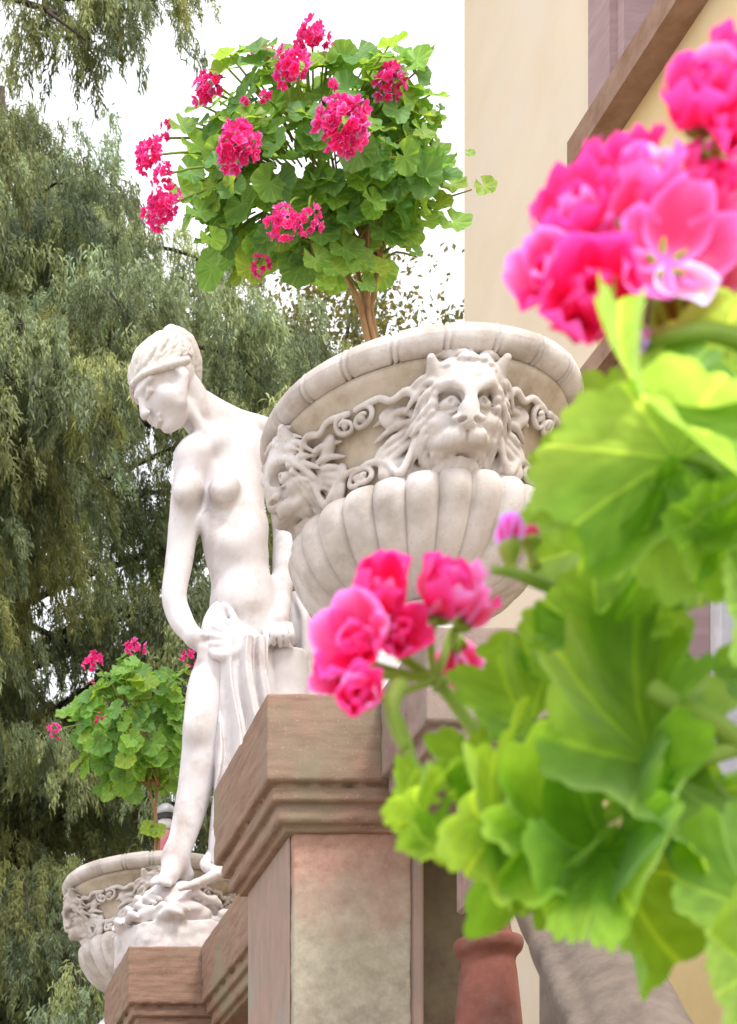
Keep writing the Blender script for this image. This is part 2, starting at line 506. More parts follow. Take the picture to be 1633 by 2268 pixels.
def bev_box(mb, lo, hi, bv=.006):
    """box with chamfered edges"""
    (x0, y0, z0), (x1, y1, z1) = lo, hi
    rings = []
    for (ins, z) in ((bv, z0), (0, z0 + bv), (0, z1 - bv), (bv, z1)):
        r = []
        for (cx, cy, sx, sy) in ((x0, y0, 1, 1), (x1, y0, -1, 1), (x1, y1, -1, -1), (x0, y1, 1, -1)):
            i = ins
            pts = [(cx + sx * i, cy + sy * (bv + i)), (cx + sx * (bv + i), cy + sy * i)]
            if sx * sy < 0: pts = pts[::-1]
            r += pts
        rings.append([(x, y, z) for x, y in r])
    V = sum(rings, []); Q = []
    for i in range(3):
        for j in range(8):
            k = (j + 1) % 8
            Q.append((i * 8 + j, i * 8 + k, (i + 1) * 8 + k, (i + 1) * 8 + j))
    V += [((x0 + x1) / 2, (y0 + y1) / 2, z0), ((x0 + x1) / 2, (y0 + y1) / 2, z1)]
    T = [(32, (j + 1) % 8, j) for j in range(8)] + [(33, 24 + j, 24 + (j + 1) % 8) for j in range(8)]
    mb.add(V, Q, T)


def worn(boxes, name, mat, parent, h=.0055, seed=1, amp=.0016, chips=10):
    """stone block with softly worn edges and a few chips"""
    lo = np.min([q[0] for q in boxes], 0); hi = np.max([q[1] for q in boxes], 0)
    d = Sdf(lo - .02, hi + .02, h)
    for a, b_ in boxes: d.box(a, b_, .004)
    r_ = np.random.RandomState(seed)
    for i in range(chips):
        q = np.array([r_.choice((lo[0], hi[0])), r_.choice((lo[1], hi[1])), r_.uniform(lo[2], hi[2])])
        ax = r_.randint(3)
        if ax < 2: q[ax] = r_.uniform(lo[ax], hi[ax]); q[2] = r_.choice((lo[2], hi[2], boxes[0][0][2]))
        d.ell(q, r_.uniform(.006, .018, 3), k=.006, sub=True)
    d.disp(wob(amp, 110, seed, 6)); d.disp(wob(amp * .6, 260, seed + 1, 6))
    return d.build(name, mat, parent)


def coping(x0, x1, y0, y1, parent, ends=(1, 1, 1, 1), name='coping', seed=1):
    return worn([((x0 + i * ends[0], y0 + i * ends[2], z0), (x1 - i * ends[1], y1 - i * ends[3], z1)) for (i, z0, z1) in PROF], name, M_cap, parent, seed=seed)


# pier shaft: pale render panel, reddish top and edge strips
def shaft_mat():
    m, t, out = newmat('pier_shaft_stone')
    g = t.nodes.new('ShaderNodeNewGeometry'); sp = t.nodes.new('ShaderNodeSeparateXYZ'); t.links.new(g.outputs['Position'], sp.inputs[0])
    grey = ramp(t, noise(t, 26, 7, .75), [(.3, (.25, .215, .165)), (.68, (.44, .395, .31))])
    red = ramp(t, noise(t, 34, 6, .75), [(.3, (.3, .165, .125)), (.68, (.45, .28, .215))])
    nz = t.nodes.new('ShaderNodeMath'); nz.operation = 'MULTIPLY_ADD'; nz.inputs[1].default_value = .34; nz.inputs[2].default_value = -.17
    t.links.new(noise(t, 11, 6, .7), nz.inputs[0])
    ad = t.nodes.new('ShaderNodeMath'); ad.operation = 'ADD'; t.links.new(sp.outputs['Z'], ad.inputs[0]); t.links.new(nz.outputs[0], ad.inputs[1])
    f = ramp(t, ad.outputs[0], [(0.0, (0, 0, 0)), (1.0, (1, 1, 1))])
    mr = t.nodes.new('ShaderNodeMapRange'); mr.inputs['From Min'].default_value = 1.06; mr.inputs['From Max'].default_value = 1.24
    t.links.new(ad.outputs[0], mr.inputs['Value'])
    c = mixc(t, mr.outputs[0], grey, red)
    c = mixc(t, ramp(t, noise(t, 5, 4), [(.5, (0, 0, 0)), (.75, (.45, .45, .45))]), c, (.4, .38, .25))
    p = t.nodes.new('ShaderNodeBsdfPrincipled'); p.inputs['Roughness'].default_value = .9; p.inputs['Specular IOR Level'].default_value = .2
    t.links.new(c, p.inputs['Base Color'])
    bm = t.nodes.new('ShaderNodeBump'); bm.inputs['Strength'].default_value = .5; bm.inputs['Distance'].default_value = .004
    t.links.new(noise(t, 120, 6, .75), bm.inputs['Height']); t.links.new(bm.outputs[0], p.inputs['Normal'])
    t.links.new(p.outputs[0], out.inputs[0])
    return m


M_shaft = shaft_mat()
M_strip = stone('reddish_strip_stone', (.34, .235, .19), (.25, .2, .165), stain=(.28, .265, .235), scale=12, rough=.9, bump=.35, stretch=(2, 2, .9))


def pier(y0, label):
    e = empty('stone_pier', (1.25, y0 + .27, GROUND), label, 'pier', 'piers of the balustrade')
    coping(.851, 1.5, y0, y0 + .55, e)
    worn([((.923, y0 + .062, .4), (1.176, y0 + .49, CT - .272))], 'shaft', M_shaft, e, seed=int(y0 * 7), amp=.002, chips=26)
    mb = MB(); bev_box(mb, (.91, y0 + .05, GROUND), (1.3, y0 + .5, .405)); mb.build('pedestal', M_cap, e, smooth=False)
    mb = MB()
    bev_box(mb, (.917, y0 + .082, .41), (.9225, y0 + .47, CT - .274), .002)
    mb.build('side_slab', M_strip, e, smooth=False)
    mb = MB(); bev_box(mb, (1.1765, y0 + .066, .41), (1.205, y0 + .3, CT - .273), .006); mb.build('edge_strip', M_strip, e, smooth=False)
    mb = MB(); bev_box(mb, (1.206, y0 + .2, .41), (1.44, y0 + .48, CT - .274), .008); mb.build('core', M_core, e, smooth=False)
    return e


pier(3.6, 'near brown stone pier that carries the large white urn')
pier(5.48, 'second brown stone pier under the white statue')
pier(6.98, 'third stone pier, under the far white urn')


def baluster(x, y, zt, zb, parent, s=1.0, m=M_terra):
    H = zt - zb
    prof = [(.066, 0), (.066, .06), (.05, .075), (.046, .1), (.062, .2), (.074, .32), (.07, .45), (.052, .62), (.04, .76), (.036, .83),
            (.05, .845), (.052, .865), (.04, .88), (.038, .92), (.055, .94), (.058, 1)]
    pr = curve([(r * s, zb + t * H, 0) for r, t in prof], 60)[:, :2]
    V, Q = lathe(pr, (x, y), 32)
    return mk('baluster', V, Q, None, m, parent)


def rail(y0, y1, label, ys):
    e = empty('balustrade', (1.25, (y0 + y1) / 2, GROUND), label, 'balustrade', 'balustrade runs between the piers')
    coping(1.085, 1.5, y0, y1, e, ends=(1, 1, 0, 0), name='rail')
    mb = MB(); bev_box(mb, (1.1, y0 + .003, GROUND), (1.48, y1 - .003, .32)); mb.build('base_wall', M_cap, e, smooth=False)
    for y in ys: baluster(1.29, y, CT - .276, .32, e, 1.3)
    return e


rail(4.152, 5.478, 'brown stone balustrade between the urn pier and the statue pier', [4.4, 4.7, 5.0, 5.27])
rail(6.032, 6.978, 'brown stone balustrade beyond the statue, hidden behind the statue pier', [6.2, 6.5, 6.8])

# short return of the rail towards the camera, on a terracotta baluster
e = empty('rail_return', (1.3, 3.4, GROUND), 'short rail end on a red terracotta baluster beside the near pier', 'balustrade')
worn([((1.088 + i, 3.3 + i, z0), (1.46 - i, 3.59, z1)) for (i, z0, z1) in PROF], 'rail', M_pinkstone, e, seed=5)
bal = MB(); bev_box(bal, (1.19, 3.31, 1.03), (1.27, 3.43, CT - .277), .008); bal.build('abacus', M_pinkstone, e, smooth=False)
pr = curve([(.06, -.4, 0), (.07, -.1, 0), (.09, .35, 0), (.086, .6, 0), (.07, .8, 0), (.06, .9, 0), (.056, .935, 0), (.07, .955, 0), (.07, .975, 0), (.05, .985, 0), (.042, 1.028, 0)], 60)[:, :2]
V, Q = lathe(pr * (.92, 1), (1.245, 3.4), 40); mk('baluster', V, Q, None, M_terra, e)

# sloping parapet with rounded end, lower right
e = empty('stair_handrail', (1.3, 2.9, GROUND), 'fat grey stone handrail sloping down towards the camera under the leaves', 'handrail')
a_, b_ = np.array((1.29, 3.16, 1.0)), np.array((1.13, 2.42, .46))
sd_ = Sdf(np.minimum(a_, b_) - .16, np.maximum(a_, b_) + .16, .006)
sd_.cap(a_, b_, .085, .085)
sd_.cap(a_ + (-.085, -.03, .0), b_ + (-.085, -.03, .0), .02, .02, k=.01)
sd_.cap(a_ + (-.05, -.05, -.05), b_ + (-.05, -.05, -.05), .018, .018, k=.01)
sd_.disp(wob(.003, 60, 3))
sd_.build('handrail', M_greystone, e)
mb = MB(); mb.box((1.06, 2.44, GROUND), (1.2, 2.52, .42)); mb.box((1.22, 3.0, GROUND), (1.34, 3.08, .83)); mb.build('post', M_greystone, e, smooth=False)

# ---------------------------------------------------------------- stone urns with lion masks
UC = (1.257, 3.87)


BELL = np.array([(.246, 2.03), (.243, 2.06), (.246, 2.09), (.254, 2.12), (.266, 2.15), (.281, 2.18), (.297, 2.205), (.309, 2.22), (.316, 2.228), (.316, 2.24), (.308, 2.243), (.3, 2.243)])


def urn_lion():
    """lion mask facing -Y, its origin on the bell of the urn; a weathered relief with a flowing mane"""
    s = Sdf((-.24, -.17, -.165), (.24, .12, .13), .0024)

    def L(x, y, z):                                               # on the curved, flaring bell; y stands out of it
        rb = float(np.interp(2.135 + z, BELL[:, 1][:9], BELL[:, 0][:9]))
        return np.array((x, .268 - math.sqrt(max(1e-4, rb * rb - x * x)) - y, z))

    def D(x, y, z): return np.array((x * .82, -(.8 * y + .46 * z), z))  # the face leans forward at the top
    s.ell(D(0, -.005, .0), (.084, .05, .098), k=.02)
    s.ell(D(0, .03, .058), (.07, .034, .036), k=.02)
    for sx in (-1, 1):
        s.ell(D(sx * .026, .05, .05), (.026, .02, .026), k=.012)
        s.chain([D(sx * .014, .082, .02), D(sx * .046, .076, .037), D(sx * .08, .034, .034)], [.012, .0125, .009], k=.007, n=10)
        s.ell(D(sx * .06, .034, -.022), (.026, .028, .02), k=.012)
        s.ell(D(sx * .024, .08, -.058), (.028, .026, .021), k=.004)
        s.chain([D(sx * .03, .074, -.054), D(sx * .052, .056, -.058), D(sx * .07, .034, -.05)], [.017, .015, .009], k=.006, n=8)
    s.chain([D(0, .066, .045), D(0, .08, .015), D(0, .09, -.012), D(0, .096, -.032)], [.017, .0195, .022, .023], k=.008, n=12)
    s.ell(D(0, .1, -.033), (.036, .013, .0125), k=.004)
    for sx in (-1, 1):
        s.ell(D(sx * .042, .08, .006), (.0265, .024, .0155), k=.004, sub=True)
        s.ell(D(sx * .042, .05, .005), (.02, .02, .0125), k=.002)
        s.ell(D(sx * .042, .072, .005), .0058, k=.0015, sub=True)
        s.chain([D(sx * .02, .066, .004), D(sx * .042, .068, .0145), D(sx * .066, .044, .004)], .0032, k=.002, n=8)
        s.chain([D(sx * .02, .064, -.004), D(sx * .042, .062, -.0105), D(sx * .064, .044, -.003)], .0036, k=.002, n=8)
        s.cap(D(sx * .078, .02, .066), D(sx * .096, .035, .09), .02, .009, k=.008)
    s.ell(D(0, .085, -.086), (.04, .04, .0115), k=.004, sub=True)
    s.cap(D(0, .104, -.048), D(0, .1, -.075), .003, .003, k=.004, sub=True)
    for sx in (-1, 1): s.ell(D(sx * .018, .113, -.04), (.01, .012, .005), k=.003, sub=True)
    s.ell(D(0, .004, -.1), (.056, .026, .034), k=.012)
    rs = np.random.RandomState(4)
    for i in range(17):                                           # beard
        x = (i - 8) / 8 * .07
        s.chain([D(x * .6, .062 - abs(x) * .3, -.088), D(x * .85 + .006 * math.sin(i * 2.2), .054 - abs(x) * .35, -.112), D(x * .7 + rs.uniform(-.008, .008), .036 - abs(x) * .3, -.148)], [.0065, .0075, .003], k=.0015, n=12)
    for ring, (r0, r1, nn, y0, th) in enumerate(((.08, .138, 34, .006, .0085), (.076, .116, 30, .026, .008), (.072, .096, 26, .04, .007))):   # mane, layer on layer
        for i in range(nn):
            a = rad(-58 + 296 * (i + .33 * ring) / (nn - 1))
            ra = r0 * (1 + .2 * abs(math.sin(a))); rb = r1 * rs.uniform(.88, 1.08)
            tw = (-.34 if math.cos(a) > 0 else .34) + rs.uniform(-.16, .16)
            sw = rs.choice((-1, 1)) * .1
            p = []
            for q in range(5):
                t = q / 4; r_ = ra + (rb - ra) * t; aa = a + tw * t * t + sw * math.sin(t * 3.14)
                p.append(D(r_ * math.cos(aa), y0 + .02 * math.sin(t * 2.4) - .03 * t * t, r_ * math.sin(aa) * .96))
            s.chain(p, np.array([.75, 1, .95, .75, .3]) * th, k=.0022, n=14)
    for sx in (-1, 1):                                            # flat leaf work with curled tips on both sides
        for (x, z, a_, b_) in ((.11, .02, .05, .03), (.115, -.05, .045, .035), (.1, -.09, .055, .03)):
            s.ell(L(sx * x, -.01, z), (a_, .018, b_), k=.015)
        for (cx, cz, r, up) in ((.19, .03, .022, 1), (.18, -.08, .02, -1)):
            pts = []
            for q in np.linspace(0, 1, 22):
                a = rad(60 + 430 * q) if up > 0 else rad(80 + 400 * q)
                rr = r * (1 - .75 * q)
                pts.append(L(sx * (cx + rr * math.cos(a)), .012 + .012 * q, cz + rr * math.sin(a)))
            lead = [L(sx * .09, .03, cz * .7 + .012), L(sx * .115, .024, cz + .02 * up), L(sx * .14, .02, cz + .012), L(sx * .165, .014, cz + .024)]
            s.chain(lead + pts, np.concatenate([[.006, .009, .007, .0075], np.linspace(.007, .004, 22)]), k=.006)
            s.ell(L(sx * cx, .018, cz), .008, k=.004)
        for q in range(5):
            s.chain([L(sx * .085, .012, .01 - .01 * q), L(sx * (.12 + .006 * q), .016, .022 - .024 * q), L(sx * (.165 - .006 * q), .008, .012 - .03 * q)], [.008, .0085, .003], k=.004, n=8)
    s.disp(wob(.001, 200, 5))
    return s.mesh()


LION = urn_lion()


def urn_mesh_parts(parent):
    c = UC
    nl = 24
    def gad(a, i, z):
        t = np.clip((2.055 - z) / .03, 0, 1)
        lob = np.abs(np.cos(a * nl / 2 + .2)) ** .45
        return 1 - t * .085 * (1 - lob)
    prof = curve([(.085, 1.84, 0), (.1, 1.844, 0), (.15, 1.852, 0), (.2, 1.87, 0), (.238, 1.9, 0), (.266, 1.942, 0), (.283, 1.983, 0), (.283, 2.012, 0), (.268, 2.032, 0), (.246, 2.037, 0)], 44)[:, :2]
    V, Q = lathe(prof, c, 384, gad); mk('gadrooned_bowl', V, Q, None, M_urn, parent)
    prof = BELL
    prof = np.concatenate([prof, [(.285, 2.24), (.24, 2.12), (.2, 2.1), (0.001, 2.1)]])
    V, Q = lathe(prof, c, 96); mk('bell', V, Q, None, M_bell, parent)
    # rim: fat roll cut by narrow beads
    t = np.linspace(0, 2 * np.pi, 25)[:-1]
    ring = [(.318 + .03 * math.cos(q), 2.271 + .03 * math.sin(q)) for q in t]; ring.append(ring[0])
    nb = 20
    n = 480; a = np.arange(n) * 2 * np.pi / n
    ph = (a * nb / (2 * np.pi)) % 1.0
    prof_s = np.ones(n)
    prof_s *= 1 - .22 * np.exp(-((ph - .5) / .018) ** 2) - .17 * np.exp(-((ph - .62) / .018) ** 2) + .05 * np.exp(-((ph - .56) / .03) ** 2)
    prof_s *= 1 + .03 * np.sin(a * 7 + 1)
    m = len(ring); V = np.zeros((m, n, 3))
    for i, (r, z) in enumerate(ring):
        rr = .318 + (r - .318) * prof_s; zz = 2.274 + (z - 2.274) * prof_s
        V[i, :, 0] = c[0] + rr * np.cos(a); V[i, :, 1] = c[1] + rr * np.sin(a); V[i, :, 2] = zz
    i, j = np.meshgrid(np.arange(m - 1), np.arange(n), indexing='ij'); k = (j + 1) % n
    Q = np.stack([i * n + j, (i + 1) * n + j, (i + 1) * n + k, i * n + k], -1).reshape(-1, 4)
    mk('rim', V.reshape(-1, 3), Q[:, ::-1], None, M_urn, parent)
    prof = curve([(.215, 1.66, 0), (.22, 1.7, 0), (.2, 1.722, 0), (.19, 1.732, 0), (.15, 1.757, 0), (.1, 1.777, 0), (.08, 1.792, 0), (.076, 1.815, 0), (.096, 1.826, 0), (.096, 1.838, 0), (.084, 1.846, 0)], 44)[:, :2]
    V, Q = lathe(prof, c, 192, lambda a, i, z: 1 - .05 * np.abs(np.sin(a * 12)) * (1 if 1.69 < z < 1.75 else 0)); mk('foot', V, Q, None, M_marble, parent)
    mb = MB(); bev_box(mb, (c[0] - .23, c[1] - .23, CT), (c[0] + .225, c[1] + .225, 1.665), .01); mb.build('plinth', M_urn, parent, smooth=False)
    for q in range(4):
        V, Q = LION
        a = q * math.pi / 2
        x = V[:, 0]; y = V[:, 1] * .9 - .266
        W = np.stack([c[0] + x * math.cos(a) + y * math.sin(a), c[1] - x * math.sin(a) + y * math.cos(a), V[:, 2] + 2.135], 1)
        mk('lion_mask', W, Q, None, M_urn if q else M_urn, parent)


urn = empty('stone_urn', (UC[0], UC[1], CT), 'large pale stone urn with lion masks on the near pier', 'urn', 'stone urns on the balustrade')
urn_mesh_parts(urn)


def copy_tree(o, parent=None):
    c = o.copy(); COL.objects.link(c); c.parent = parent
    for ch in o.children: copy_tree(ch, c)
    return c


urn2 = copy_tree(urn)
urn2.location = (1.215, 7.25, CT); urn2.scale = (1.06, 1.06, 1.06)
urn2['label'] = 'far white stone urn with lion masks, partly behind the statue\'s foot'

# ---------------------------------------------------------------- the statue
SY = 5.72
stat = empty('statue', (1.05, SY, CT), 'white marble statue of a half draped woman looking down', 'statue')
h = .0048
B = Sdf((.55, 5.35, 1.78), (1.62, 6.08, 3.66), h)


def pd(x, y, dy=0.0): return P(x, y, SY + dy)


# torso
TF = nrm((-.42, -.9, 0)); TR = nrm((-.9, .42, 0))               # chest direction, her right
TM = np.array([TR, TF, (0, 0, 1)]).T
chest = pd(505, 1075, .03)
B.ell(chest, (.128, .092, .185), TM, k=.03)
B.ell(pd(520, 1010, .03), (.12, .075, .09), TM, k=.04)
B.ell(pd(520, 1190, .01), (.106, .086, .14), TM, k=.05)
B.ell(pd(533, 1280, .02), (.094, .076, .14), TM, k=.05)
B.ell(pd(540, 1345, .02), (.112, .085, .1), TM, k=.05)
B.ell(pd(545, 1410, .04), (.135, .1, .11), TM, k=.05)
# belly, ribs, navel
B.ell(pd(527, 1325, -.035), (.06, .03, .06), TM, k=.04)
B.chain([pd(455, 1150, -.03), pd(476, 1185, -.04), pd(500, 1205, -.048), pd(535, 1200, -.04), pd(570, 1170, .0)], [.012, .014, .014, .014, .012], k=.06, n=20)
B.ell(pd(522, 1352, -.105), (.006, .012, .009), k=.012, sub=True)
# breasts
B.ell(pd(497, 1082, -.072), (.05, .054, .052), TM, k=.025)
B.ell(pd(492, 1092, -.098), (.022, .024, .022), TM, k=.04)
B.ell(pd(418, 1086, -.05), (.048, .052, .05), TM, k=.025)
B.ell(pd(409, 1095, -.065), (.022, .024, .022), TM, k=.04)
# shoulders, collar bones, neck
shR, shL = pd(427, 1015, -.01), pd(603, 975, .1)
B.chain([pd(446, 1005, .02), pd(495, 985, .04), pd(550, 965, .07), shL], [.055, .06, .06, .055], k=.04)
B.chain([shR, pd(440, 1000, .0), pd(480, 985, -.02)], [.06, .055, .04], k=.05)
B.chain([pd(462, 992, -.05), pd(440, 1000, -.045), pd(420, 1002, -.03)], [.012, .012, .01], k=.03)
B.chain([pd(480, 985, -.045), pd(530, 960, -.02), pd(570, 945, .04)], [.012, .012, .01], k=.03)
B.chain([pd(408, 872, -.02), pd(432, 905, .0), pd(470, 945, .03)], [.062, .06, .072], k=.03)
B.chain([pd(446, 886, .05), pd(490, 915, .07), pd(560, 950, .1)], [.032, .036, .036], k=.04)
B.chain([pd(418, 905, -.06), pd(446, 945, -.05), pd(470, 978, -.045)], [.016, .016, .014], k=.03)
# right arm, hand on the hip
elR, wrR = pd(386, 1322, .02), pd(430, 1412, -.05)
B.chain([shR, pd(414, 1090, .0), pd(406, 1170, .02), pd(396, 1250, .025), elR, pd(402, 1374, .0), wrR], [.055, .051, .05, .046, .041, .039, .027], k=.03, n=40)
B.chain([wrR, pd(441, 1422, -.05)], [.027, .027], k=.02)
for i, (x, y) in enumerate(((443, 1456), (449, 1453), (455, 1448), (460, 1440))):
    B.chain([pd(436 + i * 5, 1418 + 1 * i, -.05), pd(443 + 4 * i, 1434, -.065), pd(x, y, -.06)], [.0105, .01, .008], k=.006)
B.chain([pd(436, 1412, -.05), pd(448, 1406, -.075), pd(456, 1408, -.08)], [.012, .011, .008], k=.008)
# left arm straight down to the stump
elL, wrL = pd(632, 1165, .09), pd(622, 1345, -.02)
B.chain([shL, pd(620, 1050, .11), elL, pd(630, 1245, .045), wrL], [.056, .05, .042, .04, .028], k=.03, n=30)
B.chain([wrL, pd(616, 1380, -.045)], [.03, .036], k=.02)
for i in range(4):
    x = 603 + i * 13
    B.chain([pd(x, 1384, -.07), pd(x + 2 + i, 1404, -.105), pd(x + 4 + i * 1.5, 1430 - (3, 0, 1, 5)[i], -.085)], [.0105, .0098, .0075], k=.002, n=12)
B.chain([pd(600, 1378, -.05), pd(590, 1402, -.08), pd(593, 1427, -.085)], [.014, .013, .01], k=.008)
# legs
hipR, knR, anR = pd(500, 1436, .0), pd(446, 1606, -.04), pd(390, 1892, .0)
B.chain([hipR, pd(462, 1510, -.02), pd(449, 1575, -.035), knR, pd(440, 1690, -.02), pd(427, 1770, -.005), pd(406, 1850, .0), anR], [.071, .064, .06, .0575, .06, .056, .046, .04], k=.03, n=48)
B.ell(pd(434, 1612, -.075), (.035, .03, .045), k=.04)
B.ell(pd(500, 1450, -.03), (.06, .06, .07), k=.05)
ft = [anR, pd(385, 1918, .0), pd(375, 1938, -.05), pd(366, 1948, -.1)]
B.chain(ft, [.036, .04, .032, .024], k=.03)
B.cap(pd(388, 1905, .0), pd(410, 1938, .03), .03, .03, k=.03)
for i in range(5):
    q = np.array((.014 * (i - 2), .008 * abs(i - 1), 0))
    B.chain([pd(367, 1946, -.09) + q, pd(361, 1950, -.13) + q, pd(359, 1954, -.145) + q], [.0125, .011, .009], k=.006)
hipL, knL, anL = pd(590, 1440, .06), pd(556, 1620, .0), pd(500, 1880, .16)
B.chain([hipL, knL], [.09, .06], k=.04); B.chain([knL, pd(530, 1740, .1), anL], [.06, .058, .038], k=.03)
B.chain([anL, pd(490, 1915, .12)], [.038, .035], k=.02)
# head
HO = pd(366, 853, -.06)
HF = nrm((-.80, -.2, -.57)); HU = np.array((-.56, -.03, .83)); HU = nrm(HU - HF * np.dot(HU, HF)); HR = np.cross(HF, HU)
HS = 1.08
HM = np.array([HR, HF, HU]).T


def hd(x, y, z): return HO + HS * (x * HR + y * HF + z * HU)


B.ell(hd(0, -.012, .032), np.array((.08, .102, .095)) * HS, HM, k=.01)
B.ell(hd(0, .035, -.05), np.array((.058, .06, .084)) * HS, HM, k=.02)
B.ell(hd(0, .068, -.112), np.array((.022, .022, .018)) * HS, HM, k=.02)
B.cap(hd(0, .088, .012), hd(0, .116, -.045), .010 * HS, .0135 * HS, k=.014)
for sx in (-1, 1):
    B.cap(hd(sx * .01, .092, .02), hd(sx * .05, .07, .018), .011 * HS, .01 * HS, k=.012)
    B.ell(hd(sx * .043, .052, -.045), np.array((.028, .03, .036)) * HS, HM, k=.02)
    B.ell(hd(sx * .031, .1, -.004), np.array((.02, .018, .012)) * HS, HM, k=.01, sub=True)
    B.ell(hd(sx * .031, .08, -.006), np.array((.015, .013, .012)) * HS, HM, k=.004)
    B.cap(hd(sx * .018, .093, -.012), hd(sx * .046, .083, -.012), .004 * HS, .004 * HS, k=.004)
    B.cap(hd(sx * .052, .03, -.09), hd(sx * .075, -.012, -.035), .018 * HS, .016 * HS, k=.025)
    B.ell(hd(sx * .081, -.012, -.015), np.array((.009, .018, .03)) * HS, HM, k=.008)
    B.ell(hd(sx * .01, .112, -.05), np.array((.008, .01, .007)) * HS, HM, k=.006)
B.cap(hd(-.02, .093, -.078), hd(.02, .093, -.078), .0065 * HS, .0065 * HS, k=.006)
B.cap(hd(-.014, .094, -.09), hd(.014, .094, -.09), .007 * HS, .007 * HS, k=.006)
B.disp(wob(.0006, 90, 8))
B.build('body', M_marble, stat)

# hair, combed back in waves to a knot
Hh = Sdf(pd(262, 900, -.32), pd(462, 712, .2), .0032)
Hh.ell(hd(0, -.022, .05), np.array((.085, .101, .091)) * HS, HM, k=.008)
Hh.ell(hd(0, -.06, .055), np.array((.07, .06, .08)) * HS, HM, k=.02)
kn = [pd(378, 742, -.06), pd(405, 766, -.045), pd(421, 805, -.02), pd(428, 842, .0)]
Hh.chain(kn, [.03, .042, .04, .028], k=.006, n=10)
for i in range(16):
    a_ = i * .3927; pts_ = []
    for q in range(4):
        r_ = (.027, .039, .037, .025)[q]; a2 = a_ + q * .5
        pts_.append(kn[q] + r_ * (math.cos(a2) * np.array((.6, 0, .55)) + math.sin(a2) * np.array((0, 1.0, 0))))
    Hh.chain(pts_, .0065, k=.0015, n=14)
# cut the hair away from the face and the neck
Hh.ell(hd(0, .09, -.065), np.array((.085, .085, .1)) * HS, HM, k=.015, sub=True)
Hh.ell(hd(0, .0, -.13), np.array((.12, .12, .1)) * HS, HM, k=.015, sub=True)


hc_ = hd(0, -.022, .05); hr_ = np.array((.085, .101, .091)) * HS
for sx in (-1, 1):
    for i in range(24):
        th_ = .04 + 2.25 * (i / 23) ** 1.1
        d0 = nrm((sx * math.sin(th_), math.cos(th_), .12 - .5 * math.sin(min(th_, 1.57)) * (.4 + .6 * i / 23)))
        db = nrm((sx * .12, -.7, .72)); pts_ = []
        for q in range(9):
            t = q / 8
            d = nrm(d0 * (1 - t) + db * t + np.array((0, 0, -.22 * math.sin(3.14 * t))) + sx * .045 * math.sin(t * 9 + i * 1.7) * np.array((.3, .5, .8)))
            pts_.append(hc_ + d[0] * hr_[0] * HR + d[1] * hr_[1] * HF + d[2] * hr_[2] * HU)
        Hh.chain(pts_, .0062 + .0016 * (i % 3), k=.0015, n=24)


def strands(X, Y, Z):
    dx, dy, dz = X - HO[0], Y - HO[1], Z - HO[2]
    x = (dx * HR[0] + dy * HR[1] + dz * HR[2]) / HS; y = (dx * HF[0] + dy * HF[1] + dz * HF[2]) / HS; z = (dx * HU[0] + dy * HU[1] + dz * HU[2]) / HS
    a = np.arctan2(np.abs(x) + .012, z + .07 + .0 * y)
    return .0012 * np.sin(a * 90 + 2.6 * np.sin(y * 22))


Hh.disp(strands)
# hair band over the brow
for sx in (-1, 1):
    Hh.chain([hd(0, .092, .052), hd(sx * .05, .075, .04), hd(sx * .085, .02, .012), hd(sx * .088, -.04, -.005)], [.007, .010, .013, .014], k=.014, n=10)
Hh.build('hair', M_hair, stat)

# drapery round the hips and hanging over the stump
Dp = Sdf((.86, 5.38, 1.8), (1.62, 6.0, 2.83), .0048)
rs = np.random.RandomState(2)


def fold(pts, r, k=.012, n=10): Dp.chain([pd(*q) for q in pts], r, k=k, n=n)


def swag(p, r): fold(p, r, k=.011, n=14)


Dp.chain([pd(490, 1368, -.03), pd(486, 1405, -.035), pd(492, 1440, -.03)], [.04, .05, .04], k=.02)
Dp.chain([pd(490, 1405, -.045), pd(535, 1416, -.045), pd(566, 1430, -.03)], [.046, .046, .036], k=.02)
for q in range(6):                                               # gathered cloth from the hip across the belly
    f_ = q / 5
    y0_ = 1338 + 100 * f_
    x0_ = (494, 476, 463, 457, 456, 460)[q]
    swag([(x0_ + 4, y0_ - 10 + 4 * f_, .06), (x0_ - 3, y0_ - 2, -.01), (x0_ + 16, y0_ + 14 - 4 * f_, -.085), (528 - 4 * f_, 1388 + 44 * f_ ** .8, -.108 - .006 * f_), (554, 1411 + 20 * f_, -.108), (582, 1428 + 6 * f_, -.08)],
         [.009, .011, .0115, .012, .010, .008])
fold([(494, 1334, .0), (474, 1352, -.02), (461, 1385, -.035), (460, 1420, -.04), (476, 1446, -.06), (505, 1452, -.1), (535, 1440, -.11)], [.014, .018, .021, .022, .02, .016, .012], k=.014, n=20)
swag([(462, 1440, -.06), (482, 1452, -.1), (508, 1450, -.115), (530, 1436, -.115)], [.013, .014, .014, .012])
sl_, X, Y, Z = Dp._sub((.95, 5.4, 1.82), (1.33, 5.85, pd(540, 1424, -.1)[2]))     # the long falling cloth
zt, zb = pd(540, 1428, -.1)[2], pd(540, 1760, -.1)[2]
tz = (zt - Z) / (zt - zb)
xl = pd(494, 1428, -.1)[0] + tz * (pd(478, 1760, -.1)[0] - pd(494, 1428, -.1)[0] + .0)
xr = pd(612, 1428, -.1)[0] + tz * (pd(668, 1760, -.1)[0] - pd(612, 1428, -.1)[0])
sf = (X - xl) / (xr - xl)
ph_ = 2 * np.pi * (3.6 * sf + .35 * np.sin(5 * tz + 1) + .5 * sf * tz)
amp_ = .014 + .014 * np.clip(tz, 0, 1)
ys_ = SY - .075 - .05 * np.sin(np.pi * np.clip(sf, 0, 1)) + amp_ * (np.sin(ph_) + .35 * np.sin(2.3 * ph_ + 2 * tz)) + .02 * np.clip(tz, 0, 1)
